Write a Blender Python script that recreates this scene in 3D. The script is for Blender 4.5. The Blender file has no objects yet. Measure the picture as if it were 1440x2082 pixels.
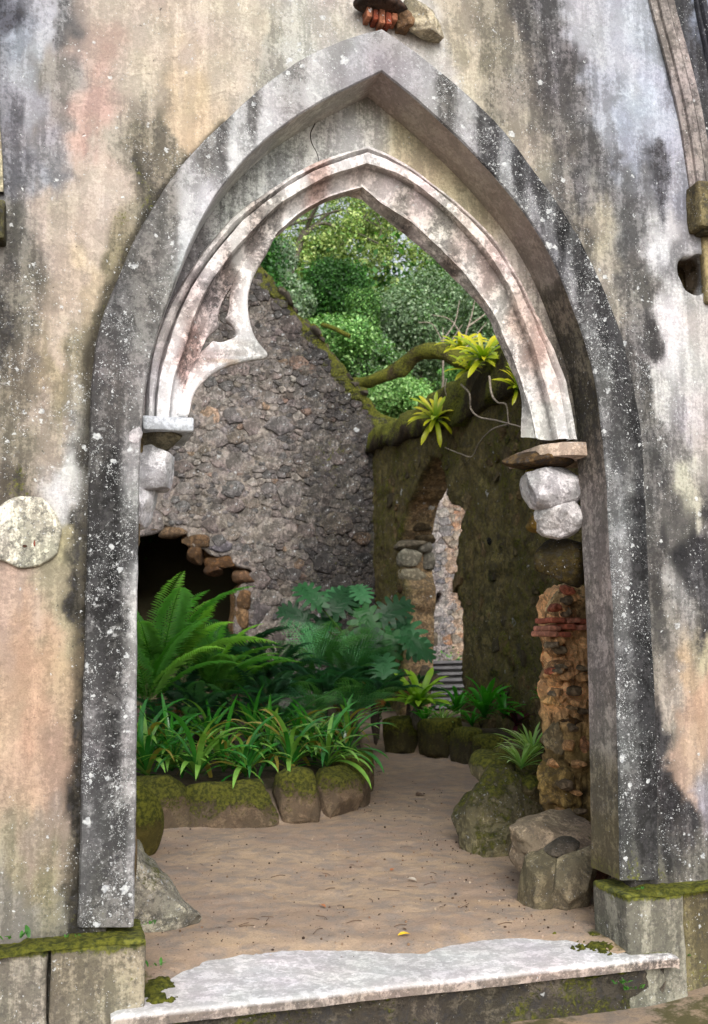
import bpy, bmesh, math, random
import numpy as np
from mathutils import Vector, Matrix, Quaternion

# ------------------------------------------------------------------ camera, light, exposure
SC = bpy.context.scene
COL = SC.collection
FPX, YAW, PITCH, ROLL = 2050.0, math.radians(15.8), math.radians(6.75), math.radians(-.5)
CAM = np.array([0.0, -4.5, 1.5])

def ray(px, py):
    """direction of sight through a point of the 1440 x 2082 photograph"""
    u = (px - 720) / FPX; v = (1041 - py) / FPX
    cr, sr = math.cos(ROLL), math.sin(ROLL); u, v = cr*u - sr*v, sr*u + cr*v
    cp, sp = math.cos(PITCH), math.sin(PITCH); fy = cp - sp*v; z = sp + cp*v
    c, s = math.cos(YAW), math.sin(YAW)
    return np.array([c*u + s*fy, -s*u + c*fy, z])

def meet(axis, val, px, py):
    r = ray(px, py); return CAM + r*(val - CAM[axis])/r[axis]
def onY(px, py, y): return meet(1, y, px, py)
def onX(px, py, x): return meet(0, x, px, py)
def onZ(px, py, z): return meet(2, z, px, py)

cam_d = bpy.data.cameras.new('camera'); cam = bpy.data.objects.new('camera', cam_d); COL.objects.link(cam)
c0 = ray(720, 1041); rt = ray(720 + FPX, 1041) - c0; up = ray(720, 1041 - FPX) - c0
M = Matrix((rt, up, -c0)).transposed().to_4x4(); M.translation = Vector(CAM)
cam.matrix_world = M
cam_d.sensor_fit = 'HORIZONTAL'; cam_d.sensor_width = 36; cam_d.lens = 36*FPX/1440
cam_d.clip_start = .05; cam_d.clip_end = 800
SC.camera = cam
cam_d.dof.use_dof = True; cam_d.dof.focus_distance = 5.2; cam_d.dof.aperture_fstop = 5.6

SUN_EL, SUN_AZ = math.radians(34), math.radians(184)     # azimuth clockwise from +Y
world = bpy.data.worlds.new('World'); SC.world = world; world.use_nodes = True
wn = world.node_tree; bg = wn.nodes['Background']
sky = wn.nodes.new('ShaderNodeTexSky'); sky.sky_type = 'NISHITA'; sky.sun_disc = False
sky.sun_elevation = SUN_EL; sky.sun_rotation = SUN_AZ; sky.air_density = 1.0; sky.dust_density = 3.0; sky.ozone_density = .6
hs = wn.nodes.new('ShaderNodeHueSaturation'); hs.inputs['Saturation'].default_value = .30
wn.links.new(sky.outputs[0], hs.inputs['Color']); wn.links.new(hs.outputs[0], bg.inputs[0])
bg.inputs[1].default_value = .135
sun_d = bpy.data.lights.new('sun', 'SUN'); sun_d.energy = 1.3; sun_d.angle = math.radians(40); sun_d.color = (1, .96, .9)
sun = bpy.data.objects.new('sun', sun_d); COL.objects.link(sun)
sdir = Vector((math.sin(SUN_AZ)*math.cos(SUN_EL), math.cos(SUN_AZ)*math.cos(SUN_EL), math.sin(SUN_EL)))
sun.rotation_euler = sdir.to_track_quat('Z', 'Y').to_euler()
SC.view_settings.view_transform = 'Standard'; SC.view_settings.look = 'None'
SC.view_settings.exposure = .85; SC.view_settings.gamma = 1.0
SC.view_settings.use_curve_mapping = False
SC.cycles.max_bounces = 6; SC.cycles.diffuse_bounces = 3; SC.cycles.transmission_bounces = 3; SC.cycles.transparent_max_bounces = 4

# ------------------------------------------------------------------ helpers
RNG = np.random.default_rng(7)
def lin(c):
    c = np.asarray(c, float)/255.0
    return np.where(c <= .04045, c/12.92, ((c + .055)/1.055)**2.4)

def _hash(ix, iy, iz, seed):
    h = (ix*374761393 + iy*668265263 + iz*2147483647 + seed*1274126177) & 0xffffffff
    h = ((h ^ (h >> 13))*1274126177) & 0xffffffff
    h = (h ^ (h >> 16)) & 0xffffffff
    return h/4294967295.0
def vnoise(P, scale=1.0, seed=0):
    P = np.asarray(P, float)*scale; i = np.floor(P).astype(np.int64); f = P - i; f = f*f*(3 - 2*f)
    r = 0
    for dx in (0, 1):
        wx = f[:, 0] if dx else 1 - f[:, 0]
        for dy in (0, 1):
            wy = f[:, 1] if dy else 1 - f[:, 1]
            for dz in (0, 1):
                wz = f[:, 2] if dz else 1 - f[:, 2]
                r = r + wx*wy*wz*_hash(i[:, 0] + dx, i[:, 1] + dy, i[:, 2] + dz, seed)
    return r*2 - 1
def fbm(P, scale=1.0, seed=0, oct=4):
    r = 0; a = .5
    for k in range(oct):
        r = r + a*vnoise(P, scale*2**k, seed + k*17); a *= .5
    return r
def sstep(a, b, x):
    t = np.clip((x - a)/(b - a), 0, 1); return t*t*(3 - 2*t)

def tag(o, label=None, cat=None, group=None, kind=None):
    if label: o['label'] = label
    if cat: o['category'] = cat
    if group: o['group'] = group
    if kind: o['kind'] = kind
    return o
def empty(name, loc=(0, 0, 0), rz=0, parent=None):
    o = bpy.data.objects.new(name, None); COL.objects.link(o); o.location = loc; o.rotation_euler = (0, 0, rz)
    o.empty_display_size = .1
    if parent: o.parent = parent
    return o

SHARP = {'moulding': 32, 'tracery_foil': 40, 'tracery_cusp': 40, 'arch_band': 40, 'arch_reveal': 50, 'impost': 40, 'window_moulding': 40, 'window_impost': 40, 'plinth_block': 50, 'brick': 40, 'stone': 50, 'small_stones': 60, 'patch': 40, 'slab': 40, 'rock': 50, 'cap_stone': 40}
def link(name, me, mat=None, parent=None):
    if name in SHARP: me.set_sharp_from_angle(angle=math.radians(SHARP[name]))
    o = bpy.data.objects.new(name, me); COL.objects.link(o)
    if mat is not None and not me.materials: me.materials.append(mat)
    if parent is not None: o.parent = parent
    return o

def mesh(name, V, F, mat=None, smooth=True, col=None, mask=None):
    """V (n,3); F list of faces or an int array (m,k)"""
    V = np.asarray(V, np.float32); me = bpy.data.meshes.new(name)
    if isinstance(F, np.ndarray):
        m, k = F.shape; loops = F.astype(np.int32).ravel(); starts = np.arange(0, m*k, k, dtype=np.int32)
    else:
        ls = [len(f) for f in F]; m = len(F)
        loops = np.fromiter((i for f in F for i in f), np.int32, sum(ls)); starts = np.concatenate([[0], np.cumsum(ls)[:-1]]).astype(np.int32)
    me.vertices.add(len(V)); me.vertices.foreach_set('co', V.ravel())
    me.loops.add(len(loops)); me.loops.foreach_set('vertex_index', loops)
    me.polygons.add(m); me.polygons.foreach_set('loop_start', starts)
    me.polygons.foreach_set('use_smooth', np.full(m, smooth))
    me.update(calc_edges=True)
    def attr(nm, val):
        val = np.asarray(val, np.float32)
        if val.ndim == 1: val = np.tile(val, (len(V), 1))
        a = me.color_attributes.new(nm, 'FLOAT_COLOR', 'POINT')
        a.data.foreach_set('color', np.concatenate([val[:, :3], np.ones((len(V), 1), np.float32)], 1).ravel())
    if col is not None: attr('col', col)
    if mask is not None: attr('mask', mask)
    if mat is not None: me.materials.append(mat)
    return me

def grid_faces(nr, nc, wrap=False):
    i = np.arange(nr - 1)[:, None]; j = np.arange(nc if wrap else nc - 1)[None, :]; j2 = (j + 1) % nc
    return np.stack([i*nc + j, i*nc + j2, (i + 1)*nc + j2, (i + 1)*nc + j], -1).reshape(-1, 4)

def crom(P, n):
    """smooth resample of a polyline to n points by arc length"""
    P = np.asarray(P, float); Q = np.vstack([2*P[0] - P[1], P, 2*P[-1] - P[-2]]); out = []
    for k in range(len(P) - 1):
        t = np.linspace(0, 1, 12, endpoint=False)[:, None]
        a, b, c, d = Q[k], Q[k+1], Q[k+2], Q[k+3]
        out.append(.5*((2*b) + (-a + c)*t + (2*a - 5*b + 4*c - d)*t**2 + (-a + 3*b - 3*c + d)*t**3))
    out = np.vstack(out + [P[-1:]])
    s = np.concatenate([[0], np.cumsum(np.linalg.norm(np.diff(out, axis=0), axis=1))])
    u = np.linspace(0, s[-1], n)
    return np.stack([np.interp(u, s, out[:, k]) for k in range(out.shape[1])], 1)

def in_poly(X, Z, poly):
    poly = np.asarray(poly); r = np.zeros(X.shape, bool); n = len(poly); j = n - 1
    for i in range(n):
        xi, zi = poly[i]; xj, zj = poly[j]
        with np.errstate(divide='ignore', invalid='ignore'):
            c = ((zi > Z) != (zj > Z)) & (X < (xj - xi)*(Z - zi)/(zj - zi) + xi)
        r ^= c; j = i
    return r

# ------------------------------------------------------------------ materials
class NT:
    def __init__(s, name):
        s.mat = bpy.data.materials.new(name); s.mat.use_nodes = True; s.t = s.mat.node_tree
        s.b = s.t.nodes['Principled BSDF']; s.out = s.t.nodes['Material Output']
        s.tc = s.t.nodes.new('ShaderNodeTexCoord').outputs['Object']
    def put(s, sock, v):
        if isinstance(v, bpy.types.NodeSocket): s.t.links.new(v, sock)
        elif isinstance(v, (tuple, list, np.ndarray)) and len(sock.default_value) == 4 and len(v) == 3: sock.default_value = (*map(float, v), 1)
        else: sock.default_value = v
    def n(s, typ, props=None, **inp):
        nd = s.t.nodes.new('ShaderNode' + typ)
        for k, v in (props or {}).items(): setattr(nd, k, v)
        for k, v in inp.items(): s.put(nd.inputs[int(k[1:])] if k[0] == '_' else nd.inputs[k.replace('_', ' ')], v)
        return nd
    def noise(s, scale, detail=6, rough=.6, vec=None, dist=0):
        return s.n('TexNoise', Vector=vec or s.tc, Scale=scale, Detail=detail, Roughness=rough, Distortion=dist).outputs[0]
    def m(s, op, a, b=0.0, c=None):
        nd = s.n('Math', {'operation': op}, _0=a, _1=b)
        if c is not None: s.put(nd.inputs[2], c)
        return nd.outputs[0]
    def ss(s, x, a, b, lo=0.0, hi=1.0):
        return s.n('MapRange', {'interpolation_type': 'SMOOTHSTEP'}, Value=x, _1=a, _2=b, _3=lo, _4=hi).outputs[0]
    def mix(s, f, a, b, mode='MIX'):
        nd = s.n('Mix', {'data_type': 'RGBA', 'blend_type': mode, 'clamp_result': False}); s.put(nd.inputs[0], f); s.put(nd.inputs[6], a); s.put(nd.inputs[7], b)
        return nd.outputs[2]
    def scalev(s, v, k):
        return s.n('VectorMath', {'operation': 'MULTIPLY'}, _0=v, _1=k).outputs[0]
    def attr(s, nm): return s.n('Attribute', {'attribute_name': nm}).outputs[0]
    def sep(s, c):
        nd = s.n('SeparateColor', _0=c); return nd.outputs

def weathered(name, blot=5, bump=.5, bdist=.01, streak=.35, pits=True, coarse=1.0, spot=1.0, rough=.92):
    """plaster / stone: colour from 'col'; mask R = grime, G = lichen, B = moss"""
    t = NT(name); c = t.attr('col'); mk = t.sep(t.attr('mask'))
    n1 = t.noise(blot, 9, .68, dist=.4); n2 = t.noise(55*coarse, 5, .7)
    n3 = t.noise(1, 7, .65, vec=t.scalev(t.tc, (16, 16, 1.8)))
    n4 = t.noise(190*coarse, 2, .5)
    mm = t.m('ADD', t.m('ADD', t.m('MULTIPLY', n1, .75 - streak), t.m('MULTIPLY', n3, streak)), t.m('MULTIPLY', n2, .25))
    dk = t.ss(mm, .47, .56)
    amt = t.m('MULTIPLY_ADD', mk[0], .74, .13)
    f = t.n('MapRange', Value=dk, _1=0.0, _2=1.0, _3=.38, _4=1.62).outputs[0]
    f = t.m('ADD', t.m('MULTIPLY', t.m('SUBTRACT', f, 1.0), amt), 1.0)
    grain = t.m('MULTIPLY_ADD', n4, .5, t.m('MULTIPLY_ADD', n2, .6, .46))
    f = t.m('MULTIPLY', f, grain)
    # soft warm and cool drift
    n5 = t.n('TexNoise', Vector=t.tc, Scale=2.3, Detail=5.0, Roughness=.6).outputs[1]
    dr = t.mix(.10, (1, 1, 1), t.mix(1.0, n5, (2.05, 2.0, 1.95), 'MULTIPLY'))
    base = t.mix(1.0, c, dr, 'MULTIPLY')
    base = t.n('VectorMath', {'operation': 'SCALE'}, _0=base, Scale=f).outputs[0]
    ly = t.noise(3.3, 13, .62, dist=.8); lay = t.ss(ly, .565, .575); lay2 = t.ss(ly, .40, .41)
    base = t.n('VectorMath', {'operation': 'SCALE'}, _0=base, Scale=t.m('MULTIPLY_ADD', lay, .13, t.m('MULTIPLY_ADD', lay2, .09, .86))).outputs[0]
    # lichen discs of several sizes
    clump = t.ss(t.noise(8, 5, .65), .42, .6, .12, 1.9)
    tot = None
    wv = t.n('VectorMath', {'operation': 'ADD'}, _0=t.tc, _1=t.scalev(t.n('TexNoise', Vector=t.tc, Scale=60.0, Detail=3.0).outputs[1], (.030, .030, .030))).outputs[0]
    for sc, rad, k in ((12, .40, .12), (27, .38, .15), (58, .38, .24), (140, .42, .55)):
        v = t.n('TexVoronoi', Vector=wv, Scale=sc*spot)
        r = t.sep(v.outputs['Color'])
        gate = t.m('LESS_THAN', r[0], t.m('MULTIPLY', t.m('MULTIPLY', mk[1], clump), k))
        edge = t.m('MULTIPLY', t.m('MULTIPLY_ADD', r[1], .7, .4), rad)
        d = t.m('MULTIPLY', gate, t.ss(t.m('SUBTRACT', edge, v.outputs['Distance']), 0.0, .09))
        tot = d if tot is None else t.m('MAXIMUM', tot, d)
    lc = t.mix(t.ss(t.noise(60, 4, .7), .35, .65), (.34, .36, .38), (.66, .68, .68))
    fl = t.m('MULTIPLY', t.ss(t.noise(26, 11, .78), .50, .57), t.ss(mk[0], .3, .9))
    base = t.mix(t.m('MULTIPLY', fl, .72), base, (.035, .034, .036))
    fw = t.m('MULTIPLY', t.ss(t.noise(31, 11, .8, dist=.3), .575, .61), t.m('MULTIPLY', t.ss(mk[1], .1, 1.1), .5))
    base = t.mix(fw, base, (.50, .51, .51))
    base = t.mix(t.m('MULTIPLY', tot, .70), base, lc)
    # moss
    mo = t.ss(t.m('ADD', mk[2], t.m('MULTIPLY', t.m('SUBTRACT', t.m('MULTIPLY_ADD', n2, .5, t.m('MULTIPLY', n1, .5)), .5), 2.2)), .38, .62)
    mcol = t.mix(t.ss(t.noise(40, 4), .35, .65), (.035, .045, .006), (.15, .155, .016))
    base = t.mix(t.m('MULTIPLY', mo, .92), base, mcol)
    h = t.m('MULTIPLY_ADD', n1, 1.2, t.m('MULTIPLY', n2, .55))
    h = t.m('MULTIPLY_ADD', tot, .12, h)
    h = t.m('MULTIPLY_ADD', lay, .25, h)
    h = t.m('MULTIPLY_ADD', n4, .18, h)
    h = t.m('MULTIPLY_ADD', t.m('MULTIPLY', mo, t.noise(130, 3, .7)), .9, h)
    if pits:
        v = t.n('TexVoronoi', Vector=wv, Scale=30.0); r = t.sep(v.outputs['Color'])
        p = t.m('MULTIPLY', t.m('GREATER_THAN', r[2], .955), t.ss(v.outputs['Distance'], .16, .08))
        base = t.mix(t.m('MULTIPLY', p, .7), base, (.06, .055, .05))
        h = t.m('MULTIPLY_ADD', p, -1.2, h)
    bp = t.n('Bump', Strength=bump, Distance=bdist, Height=h)
    t.put(t.b.inputs['Base Color'], base); t.put(t.b.inputs['Normal'], bp.outputs[0])
    t.b.inputs['Roughness'].default_value = rough; t.b.inputs['Specular IOR Level'].default_value = .25
    return t.mat

def leaf_mat(name, rough=.4, trans=.3, spec=.4, vary=.35, gain=1.0):
    t = NT(name); c = t.attr('col')
    n = t.noise(14, 4); f = t.m('MULTIPLY_ADD', n, vary*2*gain, (1 - vary)*gain)
    c = t.n('VectorMath', {'operation': 'SCALE'}, _0=c, Scale=f).outputs[0]
    t.put(t.b.inputs['Base Color'], c); t.b.inputs['Roughness'].default_value = rough; t.b.inputs['Specular IOR Level'].default_value = spec
    tr = t.n('BsdfTranslucent', Color=t.mix(1.0, c, (1.35, 1.5, .5), 'MULTIPLY'))
    ms = t.n('MixShader', _0=trans); t.put(ms.inputs[1], t.b.outputs[0]); t.put(ms.inputs[2], tr.outputs[0])
    t.t.links.new(ms.outputs[0], t.out.inputs[0]); return t.mat

M_PLASTER = weathered('weathered_plaster', blot=6, streak=.46, bump=.55, bdist=.012)
M_BAND = weathered('lichened_stucco', blot=9, bump=.5, bdist=.008, streak=.3, spot=1.1)
M_WHITE = weathered('limewashed_stone', blot=14, bump=.45, bdist=.007, streak=.15, pits=False, spot=1.6)
M_ROCK = weathered('rough_rock', blot=7, bump=.9, bdist=.02, streak=.1, pits=False, rough=.9)
M_RUBBLE = weathered('rubble_stone', blot=9, bump=1.0, bdist=.025, streak=.12, pits=False, coarse=.6, spot=.6)
M_LEAF = leaf_mat('glossy_leaf', .27, .2, .7, gain=1.1)
M_FERN = leaf_mat('fern_leaf', .45, .35, .35, gain=1.4)
M_MONST = leaf_mat('monstera_leaf', .45, .12, .3, gain=.8)
M_BROM = leaf_mat('bromeliad_leaf', .4, .35, .4, .2)
M_BUSH = leaf_mat('bush_leaf', .5, .22, .3)

def sand_mat():
    t = NT('sandy_earth')
    n1 = t.noise(1.3, 6, .6, dist=.5); n2 = t.noise(7, 8, .7); n3 = t.noise(90, 4, .7); n4 = t.noise(420, 2)
    c = t.mix(t.ss(n1, .38, .62), (.34, .25, .185), (.43, .32, .22))
    c = t.mix(t.ss(n2, .42, .62, 0, .85), c, (.265, .22, .185))
    c = t.mix(t.ss(t.noise(3.1, 5, .6, dist=1), .56, .7, 0, .6), c, (.44, .31, .19))
    v = t.n('TexVoronoi', Vector=t.tc, Scale=55.0); r = t.sep(v.outputs['Color'])
    sp = t.m('MULTIPLY', t.m('GREATER_THAN', r[0], .93), t.ss(v.outputs['Distance'], .3, .18))
    c = t.mix(t.m('MULTIPLY', sp, .6), c, (.09, .065, .045))
    c = t.n('VectorMath', {'operation': 'SCALE'}, _0=c, Scale=t.m('MULTIPLY_ADD', n3, .9, t.m('MULTIPLY_ADD', n4, .7, .22))).outputs[0]
    mk = t.sep(t.attr('mask'))
    mo = t.ss(t.m('ADD', mk[2], t.m('MULTIPLY', t.m('SUBTRACT', n2, .5), 1.6)), .4, .62)
    c = t.mix(t.m('MULTIPLY', mo, .85), c, t.mix(n3, (.04, .045, .008), (.13, .12, .03)))
    dk = t.n('Math', {'operation': 'MULTIPLY', 'use_clamp': True}, _0=mk[0], _1=.8).outputs[0]
    c = t.mix(dk, c, (.045, .038, .03))
    h = t.m('MULTIPLY_ADD', n2, 1.0, t.m('MULTIPLY_ADD', n3, .35, t.m('MULTIPLY_ADD', n4, .12, t.m('MULTIPLY', sp, .15))))
    bp = t.n('Bump', Strength=.7, Distance=.02, Height=h)
    t.put(t.b.inputs['Base Color'], c); t.put(t.b.inputs['Normal'], bp.outputs[0]); t.b.inputs['Roughness'].default_value = .95
    t.b.inputs['Specular IOR Level'].default_value = .15
    return t.mat
M_SAND = sand_mat()

def plain_mat(name, c1, c2, scale=20, rough=.85, bump=.4, stretch=(1, 1, 1)):
    t = NT(name); n = t.noise(scale, 6, .65, vec=t.scalev(t.tc, stretch))
    t.put(t.b.inputs['Base Color'], t.mix(t.ss(n, .35, .65), c1, c2)); t.b.inputs['Roughness'].default_value = rough
    t.put(t.b.inputs['Normal'], t.n('Bump', Strength=bump, Distance=.01, Height=n).outputs[0]); return t.mat
M_BARK = plain_mat('bark', (.05, .04, .03), (.16, .14, .11), 18, stretch=(3, 3, .6))
M_TWIG = plain_mat('pale_root', (.16, .13, .10), (.36, .31, .26), 30)
M_WOOD = plain_mat('grey_timber', (.07, .07, .075), (.16, .155, .16), 9, stretch=(.5, 6, 6))
M_SOIL = plain_mat('dark_soil', (.018, .013, .009), (.06, .045, .03), 25, 1, .9)
M_DRY = plain_mat('fallen_leaf_orange', (.30, .10, .04), (.55, .22, .08), 20)
M_YEL = plain_mat('fallen_leaf_yellow', (.62, .36, .01), (.8, .5, .03), 20)
M_DRYB = plain_mat('fallen_leaf_brown', (.06, .035, .02), (.17, .10, .06), 20)
M_FLESH = plain_mat('pale_flake', (.35, .3, .24), (.5, .44, .36), 20)

# ------------------------------------------------------------------ colour control points (photograph colours, grime, lichen, moss)
def C(txt):
    return np.array([[float(v) for v in l.split()] for l in txt.strip().splitlines()])
# px py  r g b  grime lichen moss
PLASTER = C('''
30 60 150 158 180 .2 0 0
90 60 178 182 198 .15 0 0
130 30 125 125 130 .7 .1 0
8 30 75 75 90 .9 0 0
60 200 168 172 188 .15 .05 0
40 260 112 112 128 .6 .05 0
90 340 142 144 162 .5 .05 0
110 160 150 140 132 .4 .1 0
190 120 195 165 148 .1 .1 0
200 200 208 160 142 .1 .1 0
175 245 205 158 140 .1 .1 0
170 310 198 172 152 .1 .1 0
250 60 205 185 165 .1 .1 0
300 150 206 188 162 .1 .1 0
400 60 210 190 165 .1 .15 0
500 50 208 190 165 .1 .2 0
600 40 195 190 182 .2 .5 0
680 30 195 188 180 .2 .5 0
560 150 172 166 150 .4 .3 0
620 100 185 182 175 .3 .5 0
380 210 220 192 145 .05 .1 0
400 240 222 190 140 .05 .1 0
335 260 140 132 108 .6 .2 .1
350 300 150 140 110 .5 .4 .1
280 380 105 98 78 .8 .2 .35
310 350 130 120 98 .6 .5 .1
265 300 172 160 140 .4 .1 0
200 360 214 192 172 .05 .05 0
100 300 152 150 160 .5 .05 0
90 430 195 170 155 .1 .1 0
20 380 120 120 135 .6 .1 0
130 500 195 174 150 .1 .1 0
200 470 208 184 160 .05 .05 0
180 580 210 184 142 .05 .1 0
222 520 150 135 95 .5 .2 .3
20 520 120 115 105 .7 .3 0
15 650 85 80 72 .9 .5 0
65 620 128 122 105 .6 .6 0
130 640 205 182 155 .1 .1 0
120 720 172 156 112 .3 .1 .2
175 720 165 155 118 .4 .5 .15
190 640 150 138 100 .4 .3 .2
40 780 138 128 102 .5 .6 .1
150 790 165 158 135 .3 .9 0
100 880 188 166 146 .3 .3 0
60 950 160 144 120 .5 .2 .1
150 930 150 145 142 .5 .7 0
125 1000 215 216 220 .05 .9 0
150 1010 215 216 220 .05 .9 0
145 1070 200 200 202 .2 .7 0
30 985 110 98 75 .7 .1 .4
140 1150 190 176 120 .1 .1 .15
60 1190 203 168 142 .1 0 0
30 1250 208 168 138 .15 0 0
120 1230 182 166 122 .2 .05 .1
60 1350 208 160 118 .1 0 0
60 1450 210 160 115 .08 0 0
125 1400 200 164 118 .1 .05 .1
60 1550 208 166 122 .08 0 0
110 1520 195 155 118 .15 0 0
20 1500 210 170 125 .1 0 0
60 1650 175 152 128 .2 .05 0
120 1620 178 152 128 .2 .3 0
30 1720 160 150 110 .3 .1 .2
100 1750 152 142 98 .35 .3 .25
140 1700 160 142 115 .3 .6 .1
140 1800 130 125 105 .5 .3 .2
50 1830 152 147 132 .3 .1 .1
10 1860 140 135 118 .4 .1 .3
168 950 120 116 112 .8 .6 0
164 1150 72 68 60 .9 .4 .1
160 1300 66 62 52 .95 .2 .1
158 1450 60 56 48 .95 .15 .15
155 1600 60 56 46 .95 .1 .15
152 1750 80 76 60 .9 .1 .25
152 1850 90 88 70 .8 .1 .3
700 30 196 186 168 .2 .4 0
850 110 205 200 190 .15 .5 0
900 140 205 200 195 .15 .6 0
930 60 184 170 138 .3 .1 0
1000 30 152 142 116 .5 .2 .1
1080 40 98 96 92 .85 .2 0
1130 70 104 102 106 .85 .2 0
1200 40 182 188 204 .1 0 0
1260 110 188 196 216 .05 0 0
1300 190 178 190 216 .05 0 0
1330 250 180 190 214 .1 .05 0
1170 140 100 96 98 .85 .15 0
960 150 206 190 162 .1 .1 0
1010 180 150 140 120 .6 .2 0
1090 150 104 100 96 .8 .15 0
1000 250 182 168 138 .3 .3 0
1070 230 142 132 116 .6 .3 0
1130 260 118 112 108 .7 .3 0
1220 220 160 166 188 .35 0 0
1270 300 166 178 206 .15 .05 0
1190 310 106 104 108 .8 .15 0
1090 320 168 158 136 .45 .3 0
1150 380 128 122 116 .7 .5 0
1060 270 180 166 140 .3 .2 0
1240 350 116 116 122 .7 .2 0
1330 320 84 84 92 .9 .1 0
1375 320 172 180 200 .15 .1 0
1380 400 150 155 170 .4 .1 0
1180 490 126 118 104 .7 .4 0
1220 430 184 172 144 .3 .2 0
1290 470 114 114 116 .7 .1 0
1350 480 218 220 226 .1 .4 0
1375 560 150 150 155 .5 .2 0
1365 650 220 220 226 .1 .3 0
1250 600 170 160 142 .5 .3 0
1310 600 126 120 116 .75 .2 0
1270 700 106 102 98 .8 .8 0
1335 720 84 82 82 .9 .3 0
1380 740 222 220 222 .1 .5 0
1410 680 205 198 192 .15 .2 0
1410 800 212 206 204 .15 .1 0
1345 790 205 202 198 .3 .8 0
1330 860 118 114 108 .8 .7 0
1400 850 170 165 170 .5 .3 0
1320 820 90 88 86 .85 .9 0
1370 930 140 135 130 .6 .2 0
1425 940 182 176 168 .3 .1 0
1335 990 98 96 94 .8 .2 0
1400 1010 190 186 160 .3 .1 0
1350 1060 130 124 120 .65 .2 0
1420 1075 66 64 70 .95 .3 0
1395 1130 58 58 64 .95 .2 0
1335 1160 92 88 86 .85 .2 0
1430 1180 76 74 78 .95 .2 0
1385 1220 152 148 146 .5 .2 0
1345 1260 118 112 108 .7 .1 0
1430 1280 66 64 66 .95 .1 0
1365 1330 152 142 132 .4 .1 0
1430 1340 190 176 130 .25 .05 .05
1390 1400 200 168 120 .15 .05 .05
1430 1420 212 166 120 .1 0 0
1370 1450 176 165 146 .25 .05 0
1410 1510 208 168 128 .1 0 0
1400 1570 200 160 130 .15 0 0
1352 1520 58 56 60 .95 .2 0
1360 1600 54 52 56 .95 .5 0
1390 1650 72 70 74 .9 .5 0
1430 1610 152 145 158 .3 .3 0
1350 1700 66 66 62 .9 .4 0
1400 1710 128 124 108 .6 .3 .1
1435 1740 108 104 88 .6 .1 .2
1360 1770 96 94 80 .7 .1 .3
''')
BAND = C('''
200 1850 122 120 110 .6 .6 .15
255 1850 140 138 128 .5 .5 .2
240 1700 112 110 108 .7 .6 0
180 1700 150 144 150 .4 .3 0
200 1600 118 116 116 .7 .7 0
190 1500 130 124 132 .5 .6 0
235 1500 72 70 72 .9 .9 0
230 1350 82 78 78 .85 .8 0
185 1350 118 112 118 .6 .5 0
230 1200 60 58 62 .95 .5 0
200 1200 76 74 78 .9 .6 0
274 1200 222 220 226 .1 .2 0
272 1400 205 196 200 .2 .3 0
272 1600 190 182 186 .3 .4 0
270 1780 190 188 190 .3 .4 0
230 1100 55 53 55 .95 .4 0
265 1090 120 116 120 .7 .8 0
230 950 64 60 60 .95 .8 0
272 960 200 196 198 .2 .3 0
225 870 125 116 110 .6 .3 0
275 830 150 142 136 .4 .2 0
240 800 134 124 116 .6 .4 0
200 800 110 104 104 .6 .5 0
250 700 100 96 100 .7 .9 0
230 620 96 92 96 .75 .4 0
300 560 124 114 110 .7 .2 0
335 560 140 134 130 .5 .5 0
270 520 110 104 104 .7 .3 0
350 420 138 128 118 .6 .5 0
310 480 120 112 106 .7 .3 0
372 480 190 196 208 .15 .4 0
420 395 205 210 222 .1 .4 0
480 325 205 210 222 .1 .4 0
540 270 205 208 218 .1 .4 0
640 205 190 192 200 .15 .4 0
420 330 132 124 120 .6 .9 0
500 280 180 180 188 .3 .9 0
460 290 110 104 106 .7 .7 0
520 220 116 112 112 .6 .6 0
600 150 150 142 140 .4 .5 0
600 200 165 164 170 .3 .6 0
700 110 164 162 166 .25 .4 0
720 150 175 178 188 .15 .2 0
777 70 165 162 160 .3 .7 0
777 120 160 158 164 .2 .2 0
850 150 172 172 182 .15 .3 0
870 200 175 178 188 .1 .2 0
905 170 108 102 98 .75 .9 0
950 250 160 162 174 .2 .6 0
985 245 90 88 92 .85 .9 0
1000 280 62 60 68 .95 1.2 0
1050 330 52 52 60 1 .5 0
1030 360 150 154 166 .3 1.2 0
1090 380 46 46 54 1 .3 0
1080 430 130 134 146 .5 1.2 0
1140 460 44 44 50 1 .6 0
1120 520 125 128 138 .5 1.3 0
1180 560 48 48 54 1 .9 0
1160 600 130 132 140 .5 1.2 0
1230 650 52 52 58 .95 1.2 0
1200 700 110 112 118 .6 1.2 0
1260 780 46 46 52 1 .4 0
1230 800 110 112 116 .6 1 0
1290 880 44 44 50 1 .3 0
1250 880 90 92 96 .7 1.1 0
1285 940 110 110 106 .6 1.3 0
1300 1000 42 42 48 1 .6 0
1250 1010 125 126 130 .6 1.2 0
1300 1100 40 40 46 1 .5 0
1258 1100 140 142 146 .6 1.3 0
1290 1250 50 50 56 .95 .5 0
1262 1250 120 122 124 .6 1.1 0
1310 1400 40 40 46 1 .3 0
1270 1400 90 92 96 .8 .9 0
1270 1500 120 122 124 .6 1 0
1320 1550 48 48 52 .95 .4 0
1275 1620 90 92 90 .75 .5 0
1310 1700 62 62 60 .9 .3 .05
1290 1780 92 92 76 .7 .2 .35
''')
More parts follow.
